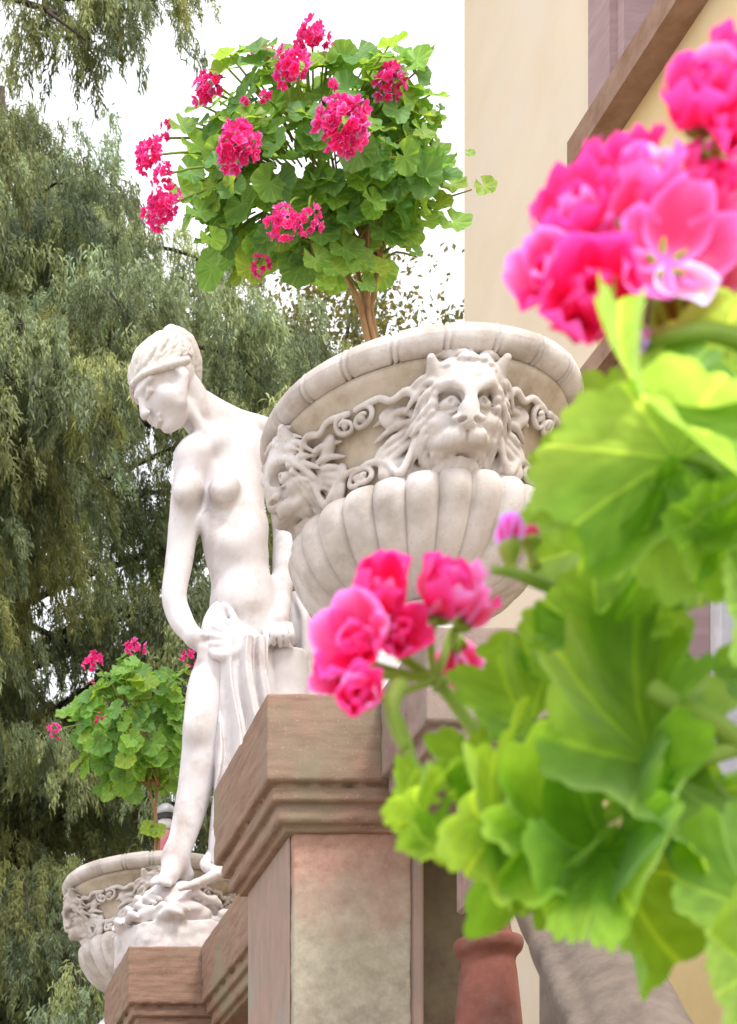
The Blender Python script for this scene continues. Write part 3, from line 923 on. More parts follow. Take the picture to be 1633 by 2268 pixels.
dd = np.maximum(np.maximum(np.abs(Y - ys_) - .016, 0 * Y) * .6 - .004, np.maximum(-sf, sf - 1) * (xr - xl))
dd = np.where(np.abs(Y - ys_) < .016, np.maximum((np.abs(Y - ys_) - .016) * .6 - .004, np.maximum(-sf, sf - 1) * (xr - xl)), dd)
Dp._comb(sl_, dd.astype(np.float32), .015, False)
Dp.chain([pd(535, 1440, -.03), pd(535, 1570, -.02), pd(540, 1720, .02)], [.05, .055, .06], k=.01, n=8)
Dp.chain([pd(580, 1440, -.03), pd(580, 1570, -.02), pd(590, 1700, .02)], [.04, .05, .05], k=.01, n=8)
fold([(500, 1590, -.07), (486, 1650, -.06), (482, 1740, -.02)], [.016, .02, .018])
# cloth behind the hand and round the far hip
for q in range(5):
    f_ = q / 4
    swag([(648 + 8 * f_, 1306 + 16 * f_, .09 - .05 * f_), (664 + 10 * f_, 1345 + 12 * f_, .05 - .06 * f_), (676 + 18 * (1 - f_), 1415, .03 - .03 * f_), (680 + 24 * (1 - f_), 1560, .03)], [.013, .014, .014, .016])
fold([(645, 1330, .07), (660, 1390, .05), (684, 1450, .06), (690, 1560, .06)], [.035, .04, .045, .045])
fold([(610, 1420, .09), (640, 1420, .1), (680, 1420, .1)], [.04, .04, .04])
Dp.build('drapery', M_marble, stat)

# stump
St = Sdf((1.2, 5.5, 1.8), (1.66, 5.98, 2.66), .006)
tp, bt = pd(628, 1452, .0), pd(634, 1960, .06)
St.cap(tp, bt, .074, .1, k=.02)
sl_, X, Y, Z = St._sub(St.lo, St.lo + St.h * St.n)
topz = pd(628, 1434, -.06)[2] - .0
St.F[:] = np.maximum(St.F, np.broadcast_to(Z - topz, St.F.shape))
St.cap(pd(662, 1450, .0), pd(668, 1900, .05), .022, .03, k=.02)
St.disp(wob(.0018, 60, 9))
St.build('tree_stump', M_marble, stat)

# round plinth with rough rock, leaves and roots on it
pc = np.array((1.045, SY + .02, 0))
Pl = Sdf((.78, 5.44, CT - .01), (1.32, 6.02, 1.98), .0055)
sl_, X, Y, Z = Pl._sub(Pl.lo, Pl.lo + Pl.h * Pl.n)
rr = np.sqrt((X - pc[0]) ** 2 + (Y - pc[1]) ** 2)
cyl = np.maximum(rr - .192 - .008 * np.sin(5 * np.arctan2(Y - pc[1], X - pc[0])), np.maximum(Z - 1.665, CT - Z))
Pl.F[:] = np.broadcast_to(cyl, Pl.F.shape)
rs = np.random.RandomState(11)
for i in range(70):
    a = rs.uniform(0, 6.28); r = .18 * math.sqrt(rs.uniform(0.02, .95))
    zc = 1.665 + .17 * max(0, 1 - (r / .19) ** 1.3) * rs.uniform(.5, 1.0)
    Pl.ell((pc[0] + r * math.cos(a), pc[1] + r * math.sin(a), zc), (rs.uniform(.02, .05), rs.uniform(.02, .05), rs.uniform(.012, .035)), k=.01)
Pl.ell((pc[0] - .01, pc[1], 1.68), (.14, .14, .16), k=.03)
for i in range(26):
    a = rs.uniform(0, 6.28); r = rs.uniform(.13, .2); c_, s_ = math.cos(a), math.sin(a)
    q = np.array((pc[0] + r * c_, pc[1] + r * s_, 1.675 + (.2 - r) * 1.2))
    Pl.chain([q, q + np.array((c_ * .012 - s_ * .03, s_ * .012 + c_ * .03, .008)), q + np.array((c_ * .01 - s_ * .07, s_ * .01 + c_ * .07, -.012))], [.014, .014, .006], k=.005, n=5)
q = [pd(470, 1895, -.02), pd(455, 1918, -.06), pd(480, 1935, -.12), pd(440, 1955, -.14), pd(400, 1968, -.16)]
Pl.chain(q, [.022, .018, .018, .016, .01], k=.01, n=14)
Pl.chain([pd(475, 1905, .05), pd(495, 1920, -.02), pd(510, 1925, -.06)], [.04, .03, .02], k=.02)
Pl.disp(wob(.003, 70, 21)); Pl.disp(wob(.003, 170, 22))
Pl.build('plinth', M_plinth, stat)

# ---------------------------------------------------------------- leaf, petal and flower shapes
def leaf_template(nr, na, lobes=7, teeth=.05, tooth_n=35, cup=.25, ruffle=.05, seed=0, open_deg=160, lobe_d=.16, vein=.35):
    """round lobed geranium leaf: attach point at the origin, tip along +y, unit radius; returns verts, quads, colour"""
    r_ = np.random.RandomState(seed)
    ph = np.linspace(-rad(open_deg), rad(open_deg), na)
    R = 1 - lobe_d * np.abs(np.sin(ph / rad(open_deg) * lobes / 2 * np.pi * 1.0 + (np.pi / 2 if lobes % 2 else 0))) ** 2.2
    tn = np.floor((ph + 3.2) * tooth_n / 2 / np.pi).astype(int); ta = r_.uniform(.35, 1.25, 90)[tn]
    R = R + teeth * ta * (np.abs(np.sin((ph + 3.2) * tooth_n / 2)) ** .75 - .4) + teeth * .5 * (np.abs(np.sin((ph + 3.2) * tooth_n / 6)) ** .7 - .4)
    R *= 1 + .05 * np.sin(ph * 3 + r_.uniform(0, 6)) + .03 * np.sin(ph * 5 + r_.uniform(0, 6))
    R *= 1 - .18 * (np.abs(ph) / np.pi) ** 2
    rho = np.linspace(0.0, 1, nr + 1)[1:]
    vph = (ph / rad(open_deg) * lobes / 2)                     # an integer at every vein
    vd = np.abs(vph - np.round(vph))
    V, C = [(0, 0, 0)], [(1.15, 1.2, 1.1)]
    p1, p2 = r_.uniform(0, 6.28, 2)
    for q in rho:
        x = np.sin(ph) * R * q; y = np.cos(ph) * R * q
        z = cup * q ** 1.6 * .55 - cup * .2 * q + ruffle * q ** 2 * np.sin(ph * 5 + p1) + ruffle * .6 * q ** 2 * np.sin(ph * 9 + p2) - .05 * q * np.exp(-(vd / .14) ** 2)
        vv = np.exp(-(vd / (.05 / (q + .15) * .35 + .012)) ** 2)
        side = np.exp(-(((np.abs(vd) * 2.2 - (q * 5 % 1.0)) / .1) ** 2)) * .25
        V += list(zip(x, y, z))
        base = 1.0 + .09 * np.sin(ph * 7 + p1) * np.sin(q * 9 + p2) + .08 * np.sin(ph * 17 + q * 21 + p2) - .08 * np.exp(-((q - .55) / .12) ** 2)
        lum = base + vein * vv + vein * side
        C += [(l * (1 + .25 * v), l * (1 + .06 * v), l * .9) for l, v in zip(lum, vv)]
    Q, T = [], []
    for j in range(na - 1): T.append((0, 1 + j + 1, 1 + j))
    for i in range(nr - 1):
        for j in range(na - 1):
            a = 1 + i * na + j
            Q.append((a, a + 1, a + na + 1, a + na))
    return np.array(V), np.array(Q), np.array(T), np.array(C)


def petal_template(nu=7, nv=7, cup=.3, seed=0, w=.62):
    """obovate petal from the origin along +y, unit length, cupping up +z"""
    r_ = np.random.RandomState(seed); p = r_.uniform(0, 6.28, 3)
    V, C = [], []
    for i in range(nv):
        t = i / (nv - 1)
        wd = w * (math.sin(min(t ** .75, 1) * math.pi * .86 + .06) ** .8) * (1 if t < .999 else .8) * .62
        for j in range(nu):
            s = j / (nu - 1) * 2 - 1
            y = t * (1 - .12 * s * s * t) + .02 * math.sin(s * 5 + p[0]) * t
            z = cup * (t ** 1.8) + cup * .55 * s * s * t - .05 * t + .04 * math.sin(s * 4 + p[1]) * t * t
            V.append((s * wd, y, z))
            edge = max(abs(s) ** 3.2, t ** 5) * .95
            core = max(0, 1 - t * 3.0)
            g = .1 + 8.5 * edge + 6 * core + 1.1 * max(0, math.sin(s * 9 + p[2])) * (1 - t)
            vn = 1 - .16 * max(0, math.sin(s * 26 + p[0])) ** 2 * (1 - edge)
            C.append((vn * (1.0 + .1 * edge), vn * (.55 + g * .68), vn * (.8 + .36 * g)))
    Q = []
    for i in range(nv - 1):
        for j in range(nu - 1):
            a = i * nu + j
            Q.append((a, a + 1, a + nu + 1, a + nu))
    return np.array(V), np.array(Q), np.array(C)


def frame(n, roll=0.0):
    """axes with z along n"""
    n = nrm(n); u = np.cross(n, (0.13, .21, 1.0)); u = nrm(u); v = np.cross(n, u)
    c, s = math.cos(roll), math.sin(roll)
    return np.array([c * u + s * v, -s * u + c * v, n])


def floret(mb, c, n, r, rng, tpl, rings=((5, 1.0, .35, 0),), tint=1.0):
    """an open flower: rings of petals round the axis n"""
    A = frame(n, rng.uniform(0, 6.28))
    for (k, sc, lift, ofs) in rings:
        for i in range(k):
            a = 2 * math.pi * (i + ofs + rng.uniform(-.08, .08)) / k
            V, Q, C = tpl[rng.randint(len(tpl))]
            rr = r * sc * rng.uniform(.88, 1.1); lf = lift + rng.uniform(-.12, .12)
            cl, sl_ = math.cos(lf), math.sin(lf)
            x = V[:, 0]; y = V[:, 1] * cl - V[:, 2] * sl_; z = V[:, 1] * sl_ + V[:, 2] * cl
            W = np.stack([x * math.cos(a) - y * math.sin(a), x * math.sin(a) + y * math.cos(a), z + .02], 1) * rr
            lt = np.array((1, 4.0, 1.9)) if rng.rand() < .22 else 1.0
            mb.add(c + W @ A, Q, None, C * tint * lt * rng.uniform(.85, 1.1))
    return A


PET_S = [petal_template(5, 5, .22, i) for i in range(4)]
LEAF_S = [leaf_template(4, 57, 7, .09, 14, .5, .08, i, 164, .06, .22) for i in range(6)]
GS = [(1.0, 1.0, 1.0), (1.25, 1.08, .8), (.8, .9, 1.0), (1.1, 1.15, .9), (.65, .75, .9)]


def add_leaf(mb, tpl, c, tip, n, size, tint):
    V, Q, T, C = tpl
    n = nrm(n); y = nrm(tip - n * np.dot(tip, n)); x = np.cross(y, n)
    mb.add(c + size * (V @ np.array([x, y, n])), Q, T, C * np.array(tint))


def geranium_standard(name, label, base, stems, centre, R, nleaf, heads, wing, scale, seed, group, leafr=.0365):
    """potted geranium: woody stems, a ball of leaves, flower heads at given spots"""
    rng = np.random.RandomState(seed)
    e = empty(name, base, label, 'geranium plant', group)
    mb = MB()
    for st in stems: mb.tube(curve(st, 12), np.linspace(.0075, .005, 12) * scale, 8)
    for i in range(26):                                        # branches inside the crown
        top = stems[i % len(stems)][-1]
        d = nrm(rng.normal(size=3) + np.array((0, 0, .3)))
        q = centre + d * R * rng.uniform(.5, .85)
        mb.tube(curve([top, (top + q) / 2 + rng.normal(size=3) * .02, q], 7), np.linspace(.0042, .002, 7) * scale, 6)
    mb.build('stem', M_stem, e)
    mb = MB(); pk = MB()
    for i in range(nleaf):
        d = nrm(rng.normal(size=3)); rr = rng.uniform(.45, 1.0) ** .5
        if d[1] > .45 and rng.rand() < .5: d[1] *= -1
        lump = 1 + .13 * math.sin(d[0] * 6 + seed) + .13 * math.sin(d[2] * 7 + 2 * seed) + (.14 * rng.rand() if rng.rand() < .12 else 0)
        c = centre + d * R * rr * lump
        n = nrm(d * .7 + np.array((-.1, -.6, .45)) + rng.normal(size=3) * .38)
        tip = d + np.array((0, 0, -.35)) + rng.normal(size=3) * .5
        add_leaf(mb, LEAF_S[rng.randint(6)], c, tip, n, leafr * rng.uniform(.65, 1.25), np.array(GS[rng.randint(5)]) * rng.uniform(.8, 1.2))
        q = centre + (c - centre) * .55
        pk.tube([q, (q + c) / 2 + np.array((0, 0, .008)), c], [.0022 * scale] * 3, 5, (.7, .75, .7))
    for (pts, lv) in wing:                                     # loose side shoots with single leaves
        pk.tube(curve(pts, 8), np.linspace(.004, .0016, 8) * scale, 6, (.5, .45, .6))
        for (c, n, tip, sz) in lv:
            add_leaf(mb, LEAF_S[rng.randint(6)], c, np.array(tip, float), np.array(n, float), sz, np.array(GS[rng.randint(4)]))
    for V_, C_ in zip(pk.V, pk.C): C_ *= (2.2, 1.4, 1.6)
    mb.add(np.concatenate(pk.V), np.concatenate(pk.Q), np.concatenate(pk.T), np.concatenate(pk.C))
    mb.build('foliage', M_leaf, e, col=True)
    for (c, r, dens) in heads:
        hb = MB()
        ax = nrm(nrm(c - centre) + np.array((0, -.7, .15)))
        nf = max(3, int(dens))
        fr = max(.010, r * .37)
        for i in range(nf):
            a = i * 2.39996; t = math.sqrt((i + .5) / nf)
            A = frame(ax)
            d = nrm(A[2] * math.cos(t * 1.75) + math.sin(t * 1.75) * (math.cos(a) * A[0] + math.sin(a) * A[1]))
            p_ = c + d * r * rng.uniform(.4, .88)
            floret(hb, p_, nrm(d + rng.normal(size=3) * .3), fr * rng.uniform(.8, 1.15), rng, PET_S, ((5, 1.0, .3, 0), (4, .6, .8, .5)), rng.uniform(.8, 1.05))
        fh = hb.build('flower_head', M_petal, e, col=True)
        s_ = MB(); q = centre + (c - centre) * .45
        s_.tube(curve([q, (q + c) / 2 + np.array((0, 0, .02)), c - ax * .0], 7), np.full(7, .0025 * scale), 6, (.8, .8, .7))
        s_.build('stalk', M_stalk, fh, col=True)
    return e


UY = 3.85


def pu(x, y, dy=0.0): return P(x, y, UY + dy)


ctr = pu(696, 392)
HEADS = [(462, 200, 40, -.1, 14), (582, 128, 30, .0, 9), (648, 150, 44, -.16, 14), (692, 88, 42, -.05, 14), (742, 118, 20, -.02, 5), (860, 188, 42, -.1, 14),
         (758, 280, 60, -.33, 20), (525, 325, 54, -.28, 18), (332, 345, 40, -.08, 14), (362, 388, 32, -.12, 9), (361, 462, 48, -.08, 16), (370, 278, 12, -.05, 2),
         (368, 306, 12, -.05, 2), (625, 497, 40, -.28, 12), (682, 492, 34, -.3, 9), (577, 585, 26, -.05, 8), (586, 215, 14, -.2, 3), (540, 226, 10, -.18, 2), (738, 190, 9, -.22, 2)]
mpx = DS * UY / F_PX
heads = [(pu(x, y, dy - (.1 if y < 200 else 0)), r * .92 * mpx, n * 1.8) for x, y, r, dy, n in HEADS]
wing = []
WL = [((880, 470), [(925, 258, 34), (955, 285, 22), (935, 310, 30)], [(900, 400), (945, 300)]),
      ((880, 480), [(962, 350, 34), (990, 372, 20), (925, 360, 34)], [(930, 420), (985, 350)]),
      ((870, 500), [(1000, 420, 34), (972, 460, 30), (1073, 424, 26), (1040, 352, 13)], [(960, 450), (1045, 420)]),
      ((850, 560), [(1005, 505, 38), (945, 500, 30), (900, 530, 34)], [(930, 500), (1000, 490)]),
      ((830, 610), [(890, 520, 36), (920, 570, 18), (850, 520, 38), (870, 545, 30)], [(870, 560), (925, 570)]),
      ((800, 640), [(738, 605, 38), (790, 590, 40), (700, 585, 36), (832, 604, 34), (762, 560, 42), (810, 640, 24), (720, 640, 26)], [(780, 620), (770, 600)]),
      ((500, 420), [(400, 290, 34), (430, 330, 36), (400, 430, 38), (440, 480, 38), (470, 540, 34), (420, 390, 34)], [(450, 400), (410, 380)]),
      ((900, 420), [(975, 250, 12), (968, 290, 12)], [(945, 350), (975, 240)])]
for k, (st, lv, mid) in enumerate(WL):
    pts = [pu(*st), pu(*mid[0], -.05), pu(*mid[1], -.05)]
    wing.append((pts, [(pu(x, y - 12, -.06), (-.2 + .2 * k % 3 * .3, -.8, .35 - .12 * (i % 3)), (.5, 0, -.7 + .4 * (i % 2)), r * mpx * 1.0) for i, (x, y, r) in enumerate(lv)]))
b0 = np.array((UC[0] - .02, UC[1], 2.11))
stems = [[b0, pu(822, 745, .02), pu(805, 660, 0), pu(790, 590, 0)], [b0 + (.02, .02, 0), pu(830, 735, .03), pu(826, 660, .02), pu(840, 580, 0)],
         [b0 + (-.02, -.02, 0), pu(812, 740, .0), pu(795, 670, -.02), pu(760, 600, -.03)], [b0 + (.01, -.02, 0), pu(826, 742, .0), pu(815, 660, -.02), pu(815, 560, -.03)]]
geranium_standard('geranium', 'bright pink geranium ball growing from the near lion urn against the sky', (b0[0], b0[1], b0[2]), stems, ctr, np.array((.292, .22, .215)), 430, heads, wing, 1.0, 5, 'geraniums in the urns')

UY2 = 7.25
def pv(x, y, dy=0.0): return P(x, y, UY2 + dy)
mp2 = DS * UY2 / F_PX
H2 = [(210, 1468, 27, -.1, 12), (297, 1440, 27, -.1, 12), (420, 1462, 26, -.1, 12), (125, 1618, 20, -.1, 9), (222, 1590, 15, -.25, 5), (204, 1512, 12, -.15, 3)]
b1 = np.array((1.2, 7.25, 2.14))
st2 = [[b1, pv(345, 1875), pv(342, 1800), pv(330, 1740)], [b1 + (.02, 0, 0), pv(352, 1875), pv(345, 1800), pv(350, 1740)]]
geranium_standard('geranium', 'smaller looking pink geranium in the far urn, left of the statue\'s leg', tuple(b1), st2, pv(296, 1612), np.array((.27, .25, .29)), 240,
                  [(pv(x, y, dy), r * mp2, n) for x, y, r, dy, n in H2],
                  [([pv(340, 1800), pv(330, 1830), pv(320, 1850)], [(pv(330, 1835, -.02), (0, -1, .2), (-.6, 0, -.4), .04), (pv(348, 1840, -.02), (0, -1, .3), (.6, 0, -.5), .04)])], 1.0, 9, 'geraniums in the urns', .05)

# small lamp far behind the statue's shin
lp = P(366, 1800, 8.25)
e = empty('garden_lamp', (lp[0], lp[1], GROUND), 'small grey domed lamp between the geranium stem and the statue\'s shin', 'lamp')
k = DS * 8.25 / F_PX
V, Q = lathe([(.001, lp[2] + 20 * k), (10 * k, lp[2] + 18 * k), (20 * k, lp[2] + 10 * k), (24 * k, lp[2] - 2 * k), (22 * k, lp[2] - 6 * k)][::-1], lp[:2], 24); mk('dome', V, Q, None, M_grey, e)
V, Q = lathe([(21 * k, lp[2] - 18 * k), (21 * k, lp[2] - 6 * k)], lp[:2], 24); mk('collar', V, Q, None, M_dark, e)
V, Q = lathe([(12 * k, lp[2] - 38 * k), (17 * k, lp[2] - 30 * k), (17 * k, lp[2] - 18 * k)], lp[:2], 24); mk('shade', V, Q, None, M_white, e)
V, Q = lathe([(8 * k, GROUND), (8 * k, lp[2] - 90 * k), (16 * k, lp[2] - 74 * k), (16 * k, lp[2] - 46 * k), (10 * k, lp[2] - 38 * k)], lp[:2], 24); mk('post', V, Q, None, M_pinkpaint, e)

# ---------------------------------------------------------------- trees
def spray_template(seed, nb=125, L=.27):
    """hanging conifer spray: slim blades along an arching, drooping twig"""
    r_ = np.random.RandomState(seed)
    V, Q, C = [], [], []
    for i in range(nb):
        t = r_.uniform(0, 1)
        p = np.array((0, .14 * math.sin(t * 1.5), -.32 * t ** 1.7)) * (L / .36)
        p += np.array((r_.normal() * .03 * (1.1 - .7 * t), r_.normal() * .028 * (1.1 - .7 * t), r_.normal() * .02))
        ln = r_.uniform(.02, .048); wd = r_.uniform(.0035, .006)
        d = nrm((r_.normal() * .6, .35 + r_.normal() * .55, -.85 + .5 * r_.normal()))
        sd_ = nrm(np.cross(d, r_.normal(size=3)))
        a = p; m_ = p + d * ln * .5; q = p + d * ln + np.array((0, 0, -.015))
        k = len(V)
        V += [a - sd_ * wd * .4, a + sd_ * wd * .4, m_ + sd_ * wd, m_ - sd_ * wd, q + sd_ * wd * .25, q - sd_ * wd * .25]
        Q += [(k, k + 1, k + 2, k + 3), (k + 3, k + 2, k + 4, k + 5)]
        l = r_.uniform(.7, 1.25); yl = r_.uniform(0, .3)
        C += [(l * (1 + yl), l * (1 + yl * .6), l * (1 - yl * .5))] * 6
    return np.array(V), np.array(Q), np.array(C)


SPR = [spray_template(i) for i in range(8)]


def conifer(name, label, base, top, rmax, slope, seed, zlo, dens=1.0, az=None, keep=None, extra=(), flare=0.0):
    rng = np.random.RandomState(seed)
    e = empty(name, base, label, 'tree', 'trees behind the balustrade')
    tr = MB(); tr.tube(curve([base, (base[0] + .1, base[1], (base[2] + top) * .4), (base[0], base[1], top)], 14), np.linspace(.28, .03, 14), 12)
    cr = MB(); lim = MB()
    z = zlo
    boughs = []
    while z < top - .1:
        R = min(rmax, (top - z) * slope + .15 + max(0, 8.7 - z) * flare)
        for q in range(int(rng.randint(7, 11) * dens)):
            a = rng.uniform(0, 2 * math.pi)
            if az is not None and rng.rand() < .5: a = rng.uniform(*az)
            boughs.append((np.array((base[0], base[1], z + rng.uniform(-.07, .07))), a, R * rng.uniform(.6, 1.08)))
        z += rng.uniform(.36, .52)
    polys = []
    for (s, a, R) in boughs:
        d = np.array((math.cos(a), math.sin(a), 0))
        up = rng.uniform(-.05, .18)
        polys.append((s, curve([s, s + d * R * .4 + (0, 0, R * up), s + d * R * .8 + (0, 0, R * (up * .6 - .08)), s + d * R + (0, 0, R * (up * .4 - .25))], 12), R))
    for (pts, R) in extra: polys.append((pts[0], curve(pts, 14), R))
    for (s, pts, R) in polys:
        m = len(pts)
        if keep is not None and not keep(pts[m // 2]): continue
        lim.tube(pts, np.linspace(.026, .004, m) * min(1, R / 2 + .3), 6)
        nc = max(2, int(R * 3.0))
        for ci in range(nc):
            t = .14 + .86 * (ci + rng.uniform(.1, .9)) / nc
            f = t * (m - 1); j = min(int(f), m - 2)
            pc_ = pts[j] + (pts[j + 1] - pts[j]) * (f - j)
            dr = nrm(pts[j + 1] - pts[j]); sv = nrm(np.cross(dr, (0, 0, 1)))
            pc_ = pc_ + sv * rng.uniform(-.22, .22) * (1.2 - t * .7)
            if keep is not None and not keep(pc_): continue
            g0 = rng.uniform(.6, 1.5); y0 = rng.uniform(-.12, .2); cr0 = rng.uniform(.7, 1.2)
            for q in range(rng.randint(14, 20)):
                d = rng.normal(size=3) * (.15, .15, .07) * cr0
                out = nrm((d[0] + dr[0] * .1, d[1] + dr[1] * .1, 0))
                x = np.cross(out, (0, 0, 1)); sc = rng.uniform(.6, 1.15) * cr0
                V, Q, C = SPR[rng.randint(8)]
                g = g0 * rng.uniform(.85, 1.15)
                cr.add(pc_ + d + sc * (V @ np.array([x, out, (0, 0, 1)])), Q, None, C * np.array((g * (1 + y0), g * (1 + y0 * .4), g * (1 - y0))))
    tk = tr.build('trunk', M_bark, e); lim.build('limbs', M_bark, e)
    cr.build('crown', M_conifer, e, col=True, smooth=False)
    return e


def away(p):
    """leave out what would stand inside the balustrade"""
    return p[1] > 8.6


conifer('weeping_conifer', 'tall drooping olive green conifer behind the statue', (1.0, 12.4, GROUND), 9.75, 3.0, .72, 3, .2, 1.1, (rad(180), rad(360)), away, flare=1.2)
conifer('weeping_conifer', 'grey green conifer whose branch hangs into the upper left corner', (-1.3, 10.4, GROUND), 11.6, 2.4, .6, 6, 5.2, .9, (rad(-90), rad(30)), lambda p: p[1] > 8.6 and (p[2] > 8.35 or p[0] < .92),
        extra=[([np.array((-1.3, 10.4, 9.7)), P(40, -40, 10.4), P(170, 0, 10.3), P(275, 40, 10.2)], 2.2), ([np.array((-1.3, 10.4, 9.5)), P(40, 0, 10.2), P(110, 30, 10.0), P(190, 90, 9.9)], 2.0),
               ([np.array((-1.3, 10.4, 10.2)), P(160, -110, 10.4), P(300, -70, 10.3), P(390, -50, 10.2)], 1.6)])


def leaf_tree(name, label, cat, base, cen, R, nclump, nleaf, lsz, mat, seed, group=None, limbs=8, lump=.3, trunk_r=.16):
    rng = np.random.RandomState(seed)
    e = empty(name, base, label, cat, group)
    cen = np.array(cen, float); base = np.array(base, float); R = np.array(R, float)
    tr = MB(); fork = base + (cen - base) * .8
    tr.tube(curve([base, (base + fork) / 2 + (.08, 0, 0), fork], 10), np.linspace(trunk_r, trunk_r * .5, 10), 10); tr.build('trunk', M_bark, e)
    li = MB(); cr = MB()
    lf = np.array([(-.5, 0, 0), (0, .3, .1), (.5, 0, 0), (0, -.3, .1)])
    cl = []
    for i in range(nclump):
        d = nrm(rng.normal(size=3)); c = cen + d * R * rng.uniform(.3, 1.0) ** .6
        cl.append(c)
        if i < limbs * 3: li.tube(curve([fork, (fork + c) / 2 + rng.normal(size=3) * .1, c], 7), np.linspace(trunk_r * .35, .008, 7), 6)
    for c in cl:
        g = rng.uniform(.7, 1.3); cr_ = lump * rng.uniform(.6, 1.2)
        for j in range(nleaf):
            p = c + rng.normal(size=3) * cr_ * .5
            n = nrm(rng.normal(size=3) + (0, -.3, .7)); A = frame(n, rng.uniform(0, 6.28))
            l = g * rng.uniform(.75, 1.25); yl = rng.uniform(-.15, .25)
            cr.add(p + lsz * rng.uniform(.6, 1.3) * (lf @ A), [(0, 1, 2, 3)], None, np.tile((l * (1 + yl), l, l * (1 - yl)), (4, 1)))
    li.build('limbs', M_bark, e)
    cr.build('crown', mat, e, col=True, smooth=False)
    return e


oc = P(800, 740, 15)
leaf_tree('leafy_tree', 'yellowish small leaved tree beyond the conifer, below the pink flower ball', 'tree', (P(640, 740, 15)[0], 15, GROUND), oc + (-.35, 0, -.35), (1.25, .9, .95), 90, 90, .06, M_oak, 4, 'trees behind the balustrade', lump=.32)

# ---------------------------------------------------------------- foreground geranium, close to the lens
fg = empty('geranium', (.74, 1.05, -.1), 'big out of focus pink geranium with large light green leaves at the right', 'geranium plant')
rng = np.random.RandomState(31)
LEAF_B = [leaf_template(14, 141, 7, .075, 33, .4, .075, 50 + i, 150, .13, .5) for i in range(4)] + [leaf_template(12, 141, 5, .13, 29, .48, .11, 60 + i, 128, .3, .45) for i in range(4)]


def big_leaf(att, tip, Ya, Yt, roll=0.0, wide=1.0, cupv=0.0, tint=(1, 1, 1), tpl=None):
    """leaf from its attach spot to its tip (both measured on the photo, each with its depth); roll turns it about that line"""
    a = P(att[0], att[1], Ya); t = P(tip[0], tip[1], Yt)
    y = t - a; sz = np.linalg.norm(y); y = y / sz
    n = np.array((0, -1.0, .0)); n = nrm(n - y * np.dot(n, y)); x = np.cross(y, n)
    c, s = math.cos(roll), math.sin(roll)
    n, x = nrm(c * n + s * x), None
    x = np.cross(y, n)
    V, Q, T, C = LEAF_B[rng.randint(4) + (4 if tpl else 0)]
    V = V.copy(); V[:, 2] += cupv * V[:, 0] ** 2; V[:, 0] *= wide
    W = a + sz * (V @ np.array([x, y, n]))
    return mk('leaf', W, Q, T, M_leaf2, fg, C * np.array(tint) * rng.uniform(.9, 1.1))


def stalk(pts, r0, r1=None, name='stem', parent=None, n=10, c=(1, 1, 1)):
    mb = MB(); mb.tube(curve([P(*q) for q in pts], n), np.linspace(r0, r1 or r0, n), 10, c)
    return mb.build(name, M_stalk, parent or fg, col=True)


